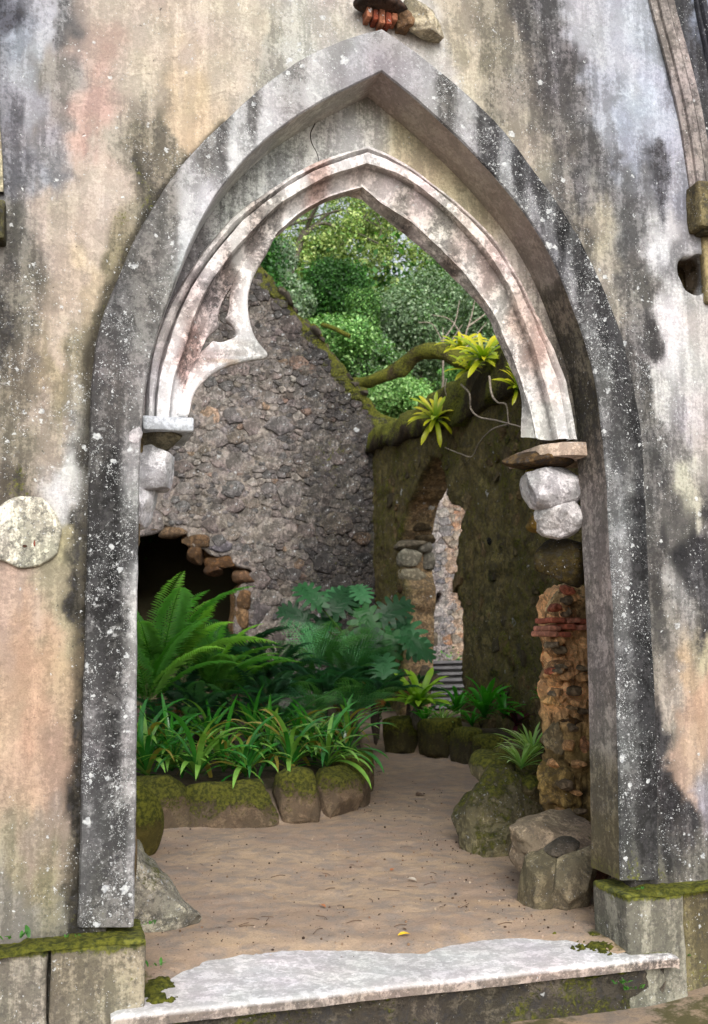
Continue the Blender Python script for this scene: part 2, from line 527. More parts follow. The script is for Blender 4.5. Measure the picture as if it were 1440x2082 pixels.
REVEAL = C('''
777 160 165 150 138 .1 0 0
700 190 175 172 160 .15 .05 0
600 245 170 170 158 .2 .1 .05
500 335 175 176 172 .2 .1 .05
420 420 180 184 186 .2 .1 0
350 560 185 186 190 .2 .1 0
300 740 180 176 176 .3 .1 0
285 1000 170 165 165 .3 .1 0
275 1600 160 158 155 .4 .1 .1
850 240 168 152 140 .08 0 0
950 340 168 152 140 .08 0 0
1030 430 165 150 138 .1 0 0
1100 540 150 138 124 .25 0 0
1140 620 110 102 84 .7 0 .2
1170 700 96 90 72 .9 .05 .2
1200 800 82 76 58 .95 .1 .25
1190 900 80 74 58 .95 .1 .2
1215 930 120 108 96 .8 0 0
1220 1000 142 130 124 .55 0 0
1215 1150 146 134 128 .6 .02 0
1225 1300 146 134 128 .6 .02 0
1225 1450 144 132 124 .6 .03 0
1230 1600 118 106 80 .6 .05 .15
1230 1700 112 100 62 .5 .03 .25
1240 1800 100 90 46 .5 0 .4
''')
TYMP = C('''
757 230 172 172 162 .5 .1 0
700 270 184 186 182 .4 .2 0
640 300 180 180 172 .6 .1 0
560 360 184 186 182 .6 .2 0
480 430 176 176 176 .7 .2 0
400 560 160 152 154 .7 .2 0
330 700 150 140 138 .5 .2 0
830 300 176 162 120 .3 .05 .1
900 360 185 168 125 .2 .02 .02
960 430 178 162 122 .3 .02 .1
1040 560 190 176 160 .3 .1 .02
1090 650 170 155 140 .6 .1 .05
1150 780 110 100 84 .8 .05 .15
1175 870 84 78 64 .9 .05 .1
''')
INNER = C('''
749 318 205 198 192 .3 .3 0
749 360 214 204 190 .5 .1 0
735 392 215 200 190 .4 .1 0
700 330 215 208 204 .2 .3 0
600 390 222 212 208 .25 .3 0
640 350 205 150 132 .5 .1 0
560 440 206 190 180 .7 .1 0
520 470 180 156 146 .8 .1 0
480 480 225 215 212 .2 .3 0
430 560 220 206 202 .35 .3 0
470 560 184 148 136 .9 .1 0
400 640 212 182 174 .6 .2 0
440 600 150 130 126 .9 .1 0
350 700 228 220 218 .3 .2 0
395 700 200 148 134 .8 .1 0
372 750 200 146 132 .8 .1 0
360 800 240 238 240 .1 .3 0
400 800 240 236 236 .1 .1 0
320 800 225 222 226 .2 .3 0
500 600 236 232 234 .15 .2 0
500 700 205 208 216 .3 .5 0
450 730 210 210 214 .3 .4 0
530 720 195 196 196 .5 .5 .05
480 745 205 180 150 .3 .1 0
800 350 214 198 196 .3 .3 0
860 410 222 196 192 .4 .2 0
820 410 196 186 170 .7 .1 0
900 470 200 190 180 .7 .1 0
950 460 222 190 180 .4 .2 0
960 560 212 202 196 .6 .1 0
1000 540 210 172 160 .5 .1 0
1020 640 214 204 198 .6 .1 0
1060 640 214 168 150 .5 .1 0
1045 720 210 200 194 .7 .1 0
1090 700 220 160 140 .4 .1 0
1080 800 206 196 192 .5 .1 0
1120 780 222 188 180 .3 .2 0
1110 870 212 204 196 .3 .2 0
1150 860 222 214 212 .25 .2 0
1060 860 200 160 145 .4 0 0
930 560 150 128 112 .8 0 0
830 460 150 124 108 .8 0 0
''')
def to_xz(ctrl, y, sat=.58):
    r = ctrl.copy()
    for k in range(len(r)):
        p = onY(r[k, 0], r[k, 1], y); r[k, 0], r[k, 1] = p[0], p[2]
    r[:, 2:5] = lin(r[:, 2:5]); g = r[:, 2:5].mean(1, keepdims=True); r[:, 2:5] = g + (r[:, 2:5] - g)*sat; return r
ALB = .68
def paint(P, ctrl, warp=.075, power=4.0, seed=3, alb=ALB, ax=2.6, az=.42):
    """spread the control points over the points P (n,3)"""
    P = np.asarray(P, float)
    x = P[:, 0] + warp*(1.3*fbm(P, 4, seed) + .9*fbm(P, 13, seed + 5, 3)); z = P[:, 2] + warp*(1.9*fbm(P, 3, seed + 40) + 1.1*fbm(P, 11, seed + 9, 3))
    z = z + warp*1.6*vnoise(P*[15, 1, 1.6], 1, seed + 60) + warp*.8*vnoise(P*[40, 1, 3], 1, seed + 61)
    out = np.zeros((len(P), 6))
    for a in range(0, len(P), 20000):
        d2 = (x[a:a+20000, None] - ctrl[None, :, 0])**2*ax + (z[a:a+20000, None] - ctrl[None, :, 1])**2*az + 1.0e-4
        w = d2**(-power/2); w /= w.sum(1, keepdims=True); out[a:a+20000] = w @ ctrl[:, 2:]
    return out[:, :3]*alb, out[:, 3:6]

# ------------------------------------------------------------------ shape builders
def loft(cols):
    """cols: list of (n,3) point rows -> grid mesh data"""
    A = np.stack(cols, 1); n, m, _ = A.shape
    return A.reshape(-1, 3), grid_faces(n, m)

def box_mesh(x0, x1, y0, y1, z0, z1, step=.04, bev=.012, rough=.004, seed=0):
    """block with rounded, slightly worn edges"""
    cx, cy, cz = (x0+x1)/2, (y0+y1)/2, (z0+z1)/2; hx, hy, hz = (x1-x0)/2, (y1-y0)/2, (z1-z0)/2
    bm = bmesh.new(); bmesh.ops.create_cube(bm, size=2)
    for v in bm.verts: v.co = Vector((v.co.x*hx, v.co.y*hy, v.co.z*hz))
    for ax, h in ((0, hx), (1, hy), (2, hz)):
        n = max(1, min(60, int(2*h/step)))
        for k in list(range(1, n)) + [-1, -2]:
            pos = {-1: -h + bev, -2: h - bev}.get(k, -h + 2*h*k/n)
            co = [0, 0, 0]; co[ax] = pos; no = [0, 0, 0]; no[ax] = 1
            bmesh.ops.bisect_plane(bm, geom=bm.verts[:] + bm.edges[:] + bm.faces[:], plane_co=co, plane_no=no)
    V = np.array([v.co for v in bm.verts]); bm.verts.index_update()
    F = [[v.index for v in f.verts] for f in bm.faces]; bm.free()
    H = np.array([hx, hy, hz]); inner = np.clip(V, -(H - bev), H - bev); d = V - inner; L = np.linalg.norm(d, axis=1, keepdims=True)
    V = np.where(L > 1e-9, inner + d/np.maximum(L, 1e-9)*bev, V)
    V = V + np.array([cx, cy, cz])
    for k in range(3): V[:, k] += rough*fbm(V, 9, seed + 11*k)*2
    # chipped corners
    e = (np.abs(d) > 1e-6).sum(1) >= 2
    V[e] -= (V[e] - [cx, cy, cz])*(.03*np.clip(fbm(V[e], 12, seed + 5), 0, 1))[:, None]
    return V, F

_ico = {}
def ico(sub):
    if sub not in _ico:
        bm = bmesh.new(); bmesh.ops.create_icosphere(bm, subdivisions=sub, radius=1)
        bm.verts.index_update()
        _ico[sub] = (np.array([v.co for v in bm.verts]), np.array([[v.index for v in f.verts] for f in bm.faces])); bm.free()
    return _ico[sub]
def rock_data(dims, seed, sub=4, cuts=9, rough=.05, cutd=(.55, .9), soft=.5, boxy=0.0):
    r = np.random.default_rng(seed); V, F = ico(sub); V = V.copy()
    if boxy: V = V/np.maximum(np.abs(V).max(1, keepdims=True)**boxy, .3)
    for k in range(cuts):
        n = r.normal(size=3); n /= np.linalg.norm(n); d = r.uniform(*cutd)
        s = V @ n - d; V = V - np.where(s > 0, s*(1 - .12*soft), 0)[:, None]*n
    nrm = V/np.linalg.norm(V, axis=1, keepdims=True)
    V = V + nrm*(rough*fbm(V, 1.6, seed, 3)*2 + rough*.6*fbm(V, 5, seed + 3, 3))[:, None]
    V = V/np.abs(V).max(0)
    return V*np.array(dims)/2, F
def vnormals(V, F):
    a, b, c = V[F[:, 0]], V[F[:, 1]], V[F[:, 2]]; n = np.cross(b - a, c - a); N = np.zeros_like(V)
    for k in range(F.shape[1]): np.add.at(N, F[:, k], n)
    return N/np.maximum(np.linalg.norm(N, axis=1, keepdims=True), 1e-12)
def rock(name, center, dims, seed, color=(120, 115, 100), rz=0, tilt=(0, 0), moss=0.0, grime=.5, lichen=.1, parent=None, mat=None, mosscap=None, **kw):
    V, F = rock_data(dims, seed, **kw)
    R = np.array(Matrix.Rotation(rz, 3, 'Z') @ Matrix.Rotation(tilt[0], 3, 'X') @ Matrix.Rotation(tilt[1], 3, 'Y'))
    V = V @ R.T; N = vnormals(V, F)
    base = lin(color)*ALB; n = fbm(V + seed, 4, seed)
    col = base[None]*(1 + .5*n[:, None])
    mk = np.zeros((len(V), 3)); mk[:, 0] = grime; mk[:, 1] = lichen
    if moss: mk[:, 2] = np.clip(moss*(.35 + .65*N[:, 2]) + .12*n + (0 if mosscap is None else mosscap*sstep(-.1, .6, V[:, 2]/max(dims[2], .01))), 0, 1)
    me = mesh(name, V, F, mat or M_ROCK, True, col, mk)
    o = link(name, me, None, parent); o.location = center
    return o

def sheet(inside, s0, s1, z0, z1, step, mapf, thick, front_noise=None, jit=.3, seed=0, smooth_it=3):
    """wall slab with openings: grid cells where inside(s,z); mapf(s,z,depth) -> xyz"""
    ns, nz = int((s1 - s0)/step) + 1, int((z1 - z0)/step) + 1
    S, Z = np.meshgrid(np.linspace(s0, s1, ns), np.linspace(z0, z1, nz), indexing='ij')
    cs = (S[:-1, :-1] + S[1:, 1:])/2; cz = (Z[:-1, :-1] + Z[1:, 1:])/2
    keep = inside(cs, cz)
    idx = np.arange(ns*nz).reshape(ns, nz)
    q = np.stack([idx[:-1, :-1], idx[1:, :-1], idx[1:, 1:], idx[:-1, 1:]], -1)[keep]
    s, z = S.ravel().copy(), Z.ravel().copy()
    if jit:
        P = np.stack([s, z, np.zeros_like(s)], 1); s = s + jit*step*fbm(P, 3, seed)*2; z = z + jit*step*fbm(P, 3, seed + 9)*2
    e = np.concatenate([q[:, [0, 1]], q[:, [1, 2]], q[:, [2, 3]], q[:, [3, 0]]])
    key = np.sort(e, 1); key = key[:, 0]*(ns*nz) + key[:, 1]
    u, inv, cnt = np.unique(key, return_inverse=True, return_counts=True)
    be = e[cnt[inv] == 1]
    for _ in range(smooth_it):
        a = np.zeros((ns*nz, 2)); n = np.zeros(ns*nz)
        for i, j in ((0, 1), (1, 0)):
            np.add.at(a, be[:, i], np.stack([s[be[:, j]], z[be[:, j]]], 1)); np.add.at(n, be[:, i], 1)
        m = n > 0; s[m] = .4*s[m] + .6*a[m, 0]/n[m]; z[m] = .4*z[m] + .6*a[m, 1]/n[m]
    used = np.unique(q); mp = -np.ones(ns*nz, int); mp[used] = np.arange(len(used)); s, z = s[used], z[used]
    q = mp[q]; be = mp[be]; n0 = len(used)
    P = np.stack([s, z, np.zeros_like(s)], 1)
    d = front_noise(s, z) if front_noise is not None else np.zeros(n0)
    Vf = mapf(s, z, d)
    # inner rows along the opening edge give rough reveals
    layers = 4; bv = np.unique(be); bi = -np.ones(n0, int); bi[bv] = np.arange(len(bv)); V = [Vf]; off = n0; rows = [bv]
    for k in range(1, layers + 1):
        t = k/layers; w = .5*step*np.sin(t*3.14)
        js = fbm(P[bv] + k*.7, 7, seed + k)*w*2; jz = fbm(P[bv] + k*1.3, 7, seed + 20 + k)*w*2
        V.append(mapf(s[bv] + js, z[bv] + jz, d[bv]*(1 - t) + thick*t)); rows.append(np.arange(len(bv)) + off); off += len(bv)
    V.append(mapf(s, z, np.full(n0, thick) + .001)); 
    F = [q]
    for k in range(layers):
        A, B = rows[k], rows[k + 1]; i, j = bi[be[:, 0]], bi[be[:, 1]]
        F.append(np.stack([A[j], A[i], B[i], B[j]], 1))
    F.append(q[:, ::-1] + off)
    return np.vstack(V), np.vstack(F)

def tube_(P, rad, n=5):
    P = np.asarray(P, float); T = np.gradient(P, axis=0); T /= np.maximum(np.linalg.norm(T, axis=1, keepdims=True), 1e-9)
    A = np.cross(T, [0, 1, 0]); A /= np.maximum(np.linalg.norm(A, axis=1, keepdims=True), 1e-9); B = np.cross(T, A); a = np.linspace(0, 2*math.pi, n, endpoint=False)
    return (P[:, None] + rad[:, None, None]*(A[:, None]*np.cos(a)[None, :, None] + B[:, None]*np.sin(a)[None, :, None])).reshape(-1, 3), grid_faces(len(P), n, True)

# ================================================================== FRONT WALL
yF, yBand, yTy, yCore = 0.0, -.05, .20, .22
A0L = [(158,1885),(163,1700),(165,1600),(171,1350),(175,1184),(181,950),(183,870),(184,800),(194,700),(212,630),(234,577),(271,488),(304,431),(362,342),(400,298),(447,253),(526,180),(625,111),(720,71),(777,57)]
A0R = [(1342,1790),(1339,1640),(1334,1430),(1325,1250),(1317,1084),(1309,915),(1304,854),(1288,777),(1267,680),(1242,615),(1193,509),(1147,427),(1090,352),(1055,298),(972,208),(905,150),(844,101),(777,57)]
A1L = [(272,1885),(277,1600),(280,1184),(286,900),(289,860),(296,792),(310,718),(327,656),(351,590),(387,495),(427,413),(486,336),(546,277),(625,222),(684,190),(777,144)]
A1R = [(1262,1790),(1257,1499),(1250,1276),(1244,1161),(1238,1046),(1232,940),(1225,886),(1219,808),(1205,746),(1186,676),(1162,617),(1143,565),(1112,501),(1085,458),(1055,414),(1008,360),(957,303),(880,231),(820,178),(777,144)]
def line(pts, y, n, sm=7):
    A = crom(np.array([onY(px, py, y) for px, py in pts]), n)
    Pd = np.vstack([2*A[0] - A[sm:0:-1], A, 2*A[-1] - A[-2:-sm-2:-1]]); k = np.hanning(2*sm + 3)[1:-1]; k /= k.sum()
    return np.stack([np.convolve(Pd[:, i], k, 'valid') for i in range(3)], 1)
NL = 150
def both(L, R, y, n=NL):
    a = line(L, y, n); b = line(R, y, n)[::-1]; a[-1] = b[0] = (a[-1] + b[0])/2
    return np.vstack([a, b[1:]])
a0 = both(A0L, A0R, yBand); a1 = both(A1L, A1R, yBand)
def dep(c, y): r = c.copy(); r[:, 1] = y; return r
def mixl(a, b, t): return a*(1 - t) + b*t

wall = empty('ruined_wall', (1.4, 0, 0))
tag(wall, 'tall weathered plaster wall with white and black lichen stains pierced by the pointed doorway', 'wall')
def wpart(name, V, F, mat, col=None, mask=None, label=None, smooth=True, parent=None):
    V = np.asarray(V) - np.array([1.4, 0, 0]) ; o = link(name, mesh(name, V, F, mat, smooth, col, mask), None, parent or wall)
    if label: o['label'] = label
    return o

PLASTER = np.vstack([PLASTER, [[1400,40,78,80,88,.9,.3,0],[1425,130,72,74,80,.9,.3,0],[1436,220,80,80,84,.9,.3,0],[1436,30,150,170,205,.2,.1,0]]])
gI = INNER[:, 2:5].mean(1, keepdims=True); INNER[:, 2:5] = gI + (INNER[:, 2:5] - gI)*.72
PLc, BDc, RVc, TYc, INc = to_xz(PLASTER, yF), to_xz(BAND, yBand, .3), to_xz(REVEAL, .08), to_xz(TYMP, yTy), to_xz(INNER, .15)

# the plaster face: grid with the arch left open (its edge lies under the stucco band)
mid = mixl(a0, a1, .55); hole_poly = np.vstack([[mid[0, 0], -1], mid[:, [0, 2]], [mid[-1, 0], -1]])
pit_poly = np.array([onY(px, py, 0)[[0, 2]] for px, py in [(1378,530),(1392,519),(1405,523),(1420,515),(1436,525),(1437,560),(1434,590),(1424,606),(1408,600),(1392,590),(1380,560)]])
def ins_plaster(s, z): return ~in_poly(s, z, hole_poly) & ~in_poly(s, z, pit_poly)
def plaster_noise(s, z):
    P = np.stack([s, z, z*0], 1); return .02*fbm(P, 1.1, 5) + .006*fbm(P, 6, 8) + .0025*vnoise(P, 30, 3)
V, F = sheet(ins_plaster, -2.0, 4.6, -.35, 6.0, .018, lambda s, z, d: np.stack([s, yF + d, z], 1), .19, plaster_noise, jit=0, smooth_it=2)
c, m = paint(V, PLc)
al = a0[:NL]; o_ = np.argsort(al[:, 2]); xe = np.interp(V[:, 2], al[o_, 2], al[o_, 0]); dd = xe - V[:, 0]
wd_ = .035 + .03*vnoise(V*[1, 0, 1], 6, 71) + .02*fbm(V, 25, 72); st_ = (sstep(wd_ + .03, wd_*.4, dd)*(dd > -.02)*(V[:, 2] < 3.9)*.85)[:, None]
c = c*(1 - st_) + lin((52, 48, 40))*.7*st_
edge = V[:, 1] > .05; c[edge] = lin((105, 92, 78))
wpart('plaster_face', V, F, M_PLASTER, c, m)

# core of the wall behind the plaster (broken edge at the doorway)
B0L = [(296,850),(300,768),(304,733),(323,667),(347,613),(389,543),(451,461),(494,420),(546,385),(605,346),(665,318),(749,293)]
B0R = [(1178,893),(1174,874),(1166,827),(1151,761),(1127,703),(1088,621),(1046,543),(1007,481),(931,410),(864,358),(803,317),(749,293)]
b0_ = both(B0L, B0R, .15, 100)[:, [0, 2]]; xl_, xr_ = float(a1[10, 0]) + .02, float(a1[-10, 0]) + .42
core_poly = np.vstack([[xl_, -1], [xl_, b0_[0, 1]], b0_ + [0, -.01], [xr_, b0_[-1, 1]], [xr_, -1]])
V, F = sheet(lambda s, z: ~in_poly(s, z, core_poly), -2.6, 5.4, -.35, 6.5, .05, lambda s, z, d: np.stack([s, yCore + d, z], 1), .32, None, jit=.6, smooth_it=2)
c = lin((120, 102, 72))[None]*(1 + .6*fbm(V, 5, 4)[:, None]); m = np.tile([.6, .05, .25], (len(V), 1))
wpart('rubble_core', V, F, M_RUBBLE, c, m)

# broad outer band (raised stucco) with its deep plain reveal
def rough_line(c, amp, seed): 
    r = c.copy(); r[:, 0] += amp*fbm(c, 9, seed); r[:, 2] += amp*fbm(c, 9, seed + 7); return r
a0w, a1w = rough_line(a0, .006, 2), rough_line(a1, .005, 5)
cols = [dep(a0w, .01), dep(a0w, -.035), mixl(dep(a0w, -.05), a1w, .03)] + [mixl(dep(a0w, -.052), dep(a1w, -.052), t) for t in np.linspace(.1, .9, 8)] + [mixl(a0w, a1w, .97), dep(a1w, -.04)]
V, F = loft(cols); V[:, 1] += .004*fbm(V, 7, 3); c, m = paint(V, BDc, .022, seed=8, ax=7, az=.3); lj = sstep(.6, .3, V[:, 0])*sstep(2.9, 2.3, V[:, 2]); c *= (1 - .28*lj)[:, None]; m[:, 0] += .25*lj; m[:, 1] += .25*lj; wpart('arch_band', V, F, M_BAND, c, m)
cols = [dep(a1w, -.04)] + [dep(a1, y) for y in (-.02, .02, .06, .1, .14, .17, yTy + .03)]
V, F = loft(cols); V[:, 0] += .004*fbm(V, 8, 9); c, m = paint(V, RVc, .03, seed=12, alb=.98); wpart('arch_reveal', V, F, M_BAND, c, m)

# inner pointed arch: recessed panel, hood roll, pale fillet, cove, broken rim
B2L = [(345,850),(347,823),(354,768),(370,726),(389,667),(413,605),(448,547),(491,495),(558,425),(605,392),(665,360),(745,333)]
B2R = [(1133,893),(1119,827),(1100,761),(1077,683),(1053,621),(1018,555),(972,493),(913,430),(851,380),(803,352),(745,333)]
B3L = [(380,850),(385,800),(394,760),(404,722),(413,700),(425,680),(438,650),(448,622),(467,590),(490,556),(524,515),(566,475),(605,440),(665,406),(733,387)]
B3R = [(1084,893),(1073,839),(1065,816),(1046,753),(1022,699),(999,644),(966,598),(937,559),(890,512),(836,462),(777,423),(733,387)]
B4R = [(1060,888),(1060,860),(1061,808),(1040,753),(1012,691),(985,632),(950,594),(900,543),(838,489),(779,442),(733,403)]
nI = 130
b0 = both(B0L, B0R, .15, nI); b2 = both(B2L, B2R, .13, nI); b3 = both(B3L, B3R, .25, nI); b4 = both(B3L, B4R, .285, nI)
b4[:nI] = dep(b3[:nI], .285)
ti = both(A1L[4:], A1R[6:], yBand, nI)
ty_out = dep(ti, yTy)
cols = [mixl(ty_out, dep(b0, yTy), t) for t in np.linspace(0, 1, 7)]
V, F = loft(cols); V[:, 1] += .003*fbm(V, 12, 3); c, m = paint(V, TYc, .03, seed=15, alb=.92); wpart('recessed_panel', V, F, M_PLASTER, c, m)
V, F = tube_(crom([onY(px, py, yTy - .001) for px, py in [(636,232),(641,248),(632,270),(634,290),(645,312),(650,334)]], 30), np.linspace(.0035, .0018, 30)); wpart('crack', V, F, M_SOIL)
arch = empty('inner_arch', (0, 0, 0), parent=wall)
tt = lambda t: mixl(b0, b2, t)
worn = lambda cc, sd: rough_line(cc, .007, sd)
cols = [dep(b0, yTy + .01), dep(worn(tt(.02), 1), .17), dep(worn(tt(.10), 1), .145), dep(worn(tt(.24), 2), .14), dep(worn(tt(.34), 3), .155), dep(tt(.39), .185),
        dep(tt(.43), .17), dep(worn(tt(.47), 4), .128), dep(tt(.7), .122), dep(worn(tt(.96), 5), .125), dep(tt(1.0), .135)]
cols += [dep(mixl(b2, b3, t), y) for t, y in ((.04, .165), (.2, .185), (.42, .205), (.65, .218), (.82, .224), (.86, .215))]
cols += [dep(worn(mixl(b2, b3, .98), 6), .212), dep(b3, .225), dep(mixl(b3, b4, .5), .25), dep(worn(b4, 8), .285)]
bk = b4.copy(); bk[:, 0] += np.where(b4[:, 0] > 1.42, .06, -.06); bk[:, 2] += .03; cols += [dep(bk, .33), dep(mixl(b2, b0, .5), .36)]
V, F = loft(cols); V[:, 1] += .004*fbm(V, 14, 6); V[:, 0] += .003*fbm(V, 20, 16)
# broken stretch of the moulding low on the right side
brk = sstep(.10, .0, np.hypot(V[:, 0] - 2.33, V[:, 2] - 3.12) - .09)*np.clip(fbm(V, 10, 44) + .45, 0, 1); V[:, 1] += .03*brk
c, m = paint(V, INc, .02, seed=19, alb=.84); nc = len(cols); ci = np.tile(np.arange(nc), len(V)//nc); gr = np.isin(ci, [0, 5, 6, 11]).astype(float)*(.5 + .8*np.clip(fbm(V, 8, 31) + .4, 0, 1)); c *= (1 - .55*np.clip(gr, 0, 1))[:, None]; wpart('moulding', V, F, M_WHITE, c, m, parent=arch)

# tracery foil on the left side of the arch, with its pierced eye
def prism(poly, y0, y1, bev=.014, n=None):
    """rounded plate from a closed outline in X-Z"""
    P = np.array([onY(px, py, (y0 + y1)/2) for px, py in poly])[:, [0, 2]]
    Q = []
    for k in range(len(P)):
        a, b = P[k], P[(k + 1) % len(P)]; L = np.linalg.norm(b - a)
        for t in np.linspace(0, 1, max(1, int(L/.012)) + 1)[:-1]: Q.append(a*(1 - t) + b*t)
    P = np.array(Q)
    for _ in range(3): P = .5*P + .25*np.roll(P, 1, 0) + .25*np.roll(P, -1, 0)
    bm = bmesh.new(); t = np.roll(P, -1, 0) - np.roll(P, 1, 0); t /= np.maximum(np.linalg.norm(t, axis=1, keepdims=True), 1e-9)
    area = .5*np.sum(P[:, 0]*np.roll(P[:, 1], -1) - np.roll(P[:, 0], -1)*P[:, 1]); nrm = np.stack([t[:, 1], -t[:, 0]], 1)*np.sign(area)
    rings = [(-bev*1.15, y0), (-bev*.4, y0 + bev*.35), (0, y0 + bev), (0, y0 + bev*2.2), (-bev*.8, y0 + bev*2.6), (-bev*.8, y1)]
    n = len(P); V = []
    for off, y in rings:
        p = P + nrm*off; V.append(np.stack([p[:, 0], np.full(n, y), p[:, 1]], 1))
    V = np.vstack(V); F = [list(f) for f in grid_faces(len(rings), n, True)]
    from mathutils.geometry import tessellate_polygon
    for r in (0, len(rings) - 1):
        tr = tessellate_polygon([[Vector((V[r*n + i][0], V[r*n + i][2], 0)) for i in range(n)]])
        F += [[r*n + i for i in t3] for t3 in tr]
    bm.free(); return V, F
foil = [(560,478),(542,518),(526,543),(512,570),(504,595),(502,620),(504,645),(510,672),(520,695),(533,710),(545,722),(541,732),(520,734),(491,739),(465,746),(440,757),(425,767),(409,782),(396,798),(389,815),(383,850),
        (352,850),(366,800),(384,760),(399,727),(406,719),(415,711),(424,705),(432,692),(441,701),(453,698),(467,692),(481,688),(480,678),(474,665),(463,659),(453,652),(461,645),(465,632),(466,610),(467,586),(478,562),(498,530),(525,500)]
V, F = prism(foil, .20, .275); V[:, 1] += .003*fbm(V, 20, 3); c, m = paint(V, INc, .015, seed=23, alb=.84)
wpart('tracery_foil', V, F, M_WHITE, c, m, parent=arch, label='pierced trefoil tracery on the left of the pale arch')
for poly in ([(452,612),(446,630),(440,655),(446,668),(437,676),(424,684),(412,700),(404,722),(392,716),(410,668),(432,622)],):
    V, F = prism(poly, .215, .30, .01); c, m = paint(V, INc, .015, seed=23, alb=.84); wpart('tracery_cusp', V, F, M_WHITE, c, m, parent=arch)

# imposts
def wblock(name, px0, px1, py0, py1, y0, y1, color, grime=.4, lichen=.2, moss=0., label=None, seed=1, bev=.01, parent=None, mat=None, yref=None):
    yr = y0 if yref is None else yref
    a, b = onY(px0, py1, yr), onY(px1, py0, yr)
    V, F = box_mesh(a[0], b[0], y0, y1, a[2], b[2], .03, bev, .004, seed)
    c = np.tile(lin(color)*ALB, (len(V), 1)); m = np.tile([grime, lichen, moss], (len(V), 1))
    return wpart(name, V, F, mat or M_WHITE, c, m, label, parent=parent)
wblock('impost', 290, 396, 848, 872, .1, .5, (205, 210, 218), .3, .3, 0, 'thin pale grey impost slab on the left', 3)
def wrock(name, pxc, pyc, wpx, hpx, y, dy, color, seed, label=None, **kw):
    p = onY(pxc, pyc, y - dy*.3); a = onY(pxc - wpx/2, pyc, y - dy*.3); b = onY(pxc + wpx/2, pyc, y - dy*.3); t = onY(pxc, pyc - hpx/2, y - dy*.3); d = onY(pxc, pyc + hpx/2, y - dy*.3)
    o = rock(name, (p[0] - 1.4, y, p[2]), (b[0] - a[0], dy, t[2] - d[2]), seed, color, parent=wall, **kw)
    if label: o['label'] = label
    return o
wrock('bell', 322, 892, 124, 56, .30, .32, (120, 115, 95), 5, grime=.7, moss=.0, lichen=0, cuts=5)
wrock('broken_stone', 306, 944, 134, 124, .30, .34, (240, 241, 246), 18, 'white broken stone bulging below the left impost', cuts=12, cutd=(.6, .85), rough=.06, grime=.55, lichen=.1, mat=M_ROCK, sub=5)
wrock('broken_stone', 287, 1020, 74, 106, .30, .3, (244, 245, 250), 12, 'small white broken stone under the left bulge', cuts=10, rough=.06, grime=.5, lichen=.1, mat=M_ROCK, sub=5)
wrock('patch', 272, 884, 34, 42, -.048, .022, (220, 214, 218), 7, cuts=8, grime=.4, lichen=.1, rough=.08, mat=M_WHITE, rz=0, tilt=(0, .5))
# right impost: angular slab with a prow
V, F = box_mesh(*[v for v in (onY(1072, 0, .2)[0], onY(1192, 0, .2)[0], .12, .50)], onY(1100, 925, .15)[2], onY(1100, 897, .15)[2], .03, .008, .004, 5)
cor = (V[:, 0] < 2.44); V[:, 1] += np.where(cor, (2.44 - V[:, 0])*1.1, 0)
c = lin((184, 164, 148))[None]*np.ones((len(V), 1)); m = np.tile([.45, .12, 0], (len(V), 1)); wpart('impost', V, F, M_WHITE, c, m, 'reddish angular impost slab on the right')
wrock('bell', 1112, 930, 140, 34, .34, .34, (96, 76, 48), 15, grime=.9, lichen=0, cuts=6, sub=4)
wrock('broken_stone', 1132, 984, 136, 112, .32, .3, (236, 234, 238), 28, 'white rounded broken stone under the right impost', cuts=9, cutd=(.62, .9), rough=.06, grime=.55, lichen=.1, mat=M_ROCK, sub=5)
wrock('broken_stone', 1150, 1050, 96, 90, .34, .28, (230, 228, 230), 30, 'tapering white broken stone below the right boulder', cuts=8, rough=.06, grime=.55, lichen=.1, mat=M_ROCK, sub=5)
wrock('stone', 1102, 1060, 40, 44, .42, .2, (150, 120, 50), 31, cuts=6, grime=.6, moss=.2)
wrock('stone', 1160, 1140, 110, 110, .44, .25, (72, 60, 25), 32, cuts=8, grime=.7, moss=.4)
# rubble pier below the right impost
PIER = [(1160,1222,104,92,(204,166,124),'sandy pitted stone of the broken pier'),(1136,1318,44,44,(186,146,104),None),(1176,1316,60,40,(196,158,116),None),(1142,1370,60,64,(176,138,98),None),
        (1188,1372,50,76,(150,128,96),None),(1146,1424,66,44,(188,150,100),None),(1190,1430,50,56,(140,112,74),None),(1172,1466,90,40,(84,62,34),None),
        (1136,1502,54,74,(122,110,84),None),(1176,1510,70,90,(166,124,92),'reddish stained stone of the lower pier'),(1156,1588,112,130,(128,108,66),'large olive stained stone at the foot of the pier'),(1190,1660,90,110,(124,98,54),None),
        (1206,1340,24,90,(140,110,70),None),(1190,1735,70,90,(150,112,84),None),(1208,1800,60,120,(124,100,60),None)]
V, F = ico(6); V = V/np.maximum(np.abs(V).max(1, keepdims=True)**.85, .3); a_, b_ = onY(1146, 1480, 1.3), onY(1240, 1480, 1.3); t_, d_ = onY(1170, 1188, 1.3), onY(1170, 1860, 1.3)
V = V*np.array([(b_[0] - a_[0])/2, .2, (t_[2] - d_[2])/2]) + np.array([(a_[0] + b_[0])/2, 1.45, (t_[2] + d_[2])/2])
Nn = vnormals(V, F); V = V + Nn*(.05*fbm(V, 7, 3) + .045*fbm(V, 19, 4) - .05*sstep(.25, .5, fbm(V, 11, 9)))[:, None]
n = fbm(V, 9, 5)[:, None]; low_ = sstep(1.1, .8, V[:, 2])[:, None]; wpart('mortar_core', V, F, M_RUBBLE, (lin((238, 188, 136))*(1 - low_) + lin((150, 128, 84))*low_)*(1 + .6*n)*(1 - .8*sstep(.2, .45, fbm(V, 11, 9)))[:, None]*1.05, np.column_stack([.5 + 0*n, 0*n, .02 + .2*low_]))  # hollows coloured darker, standing in for the shade inside them
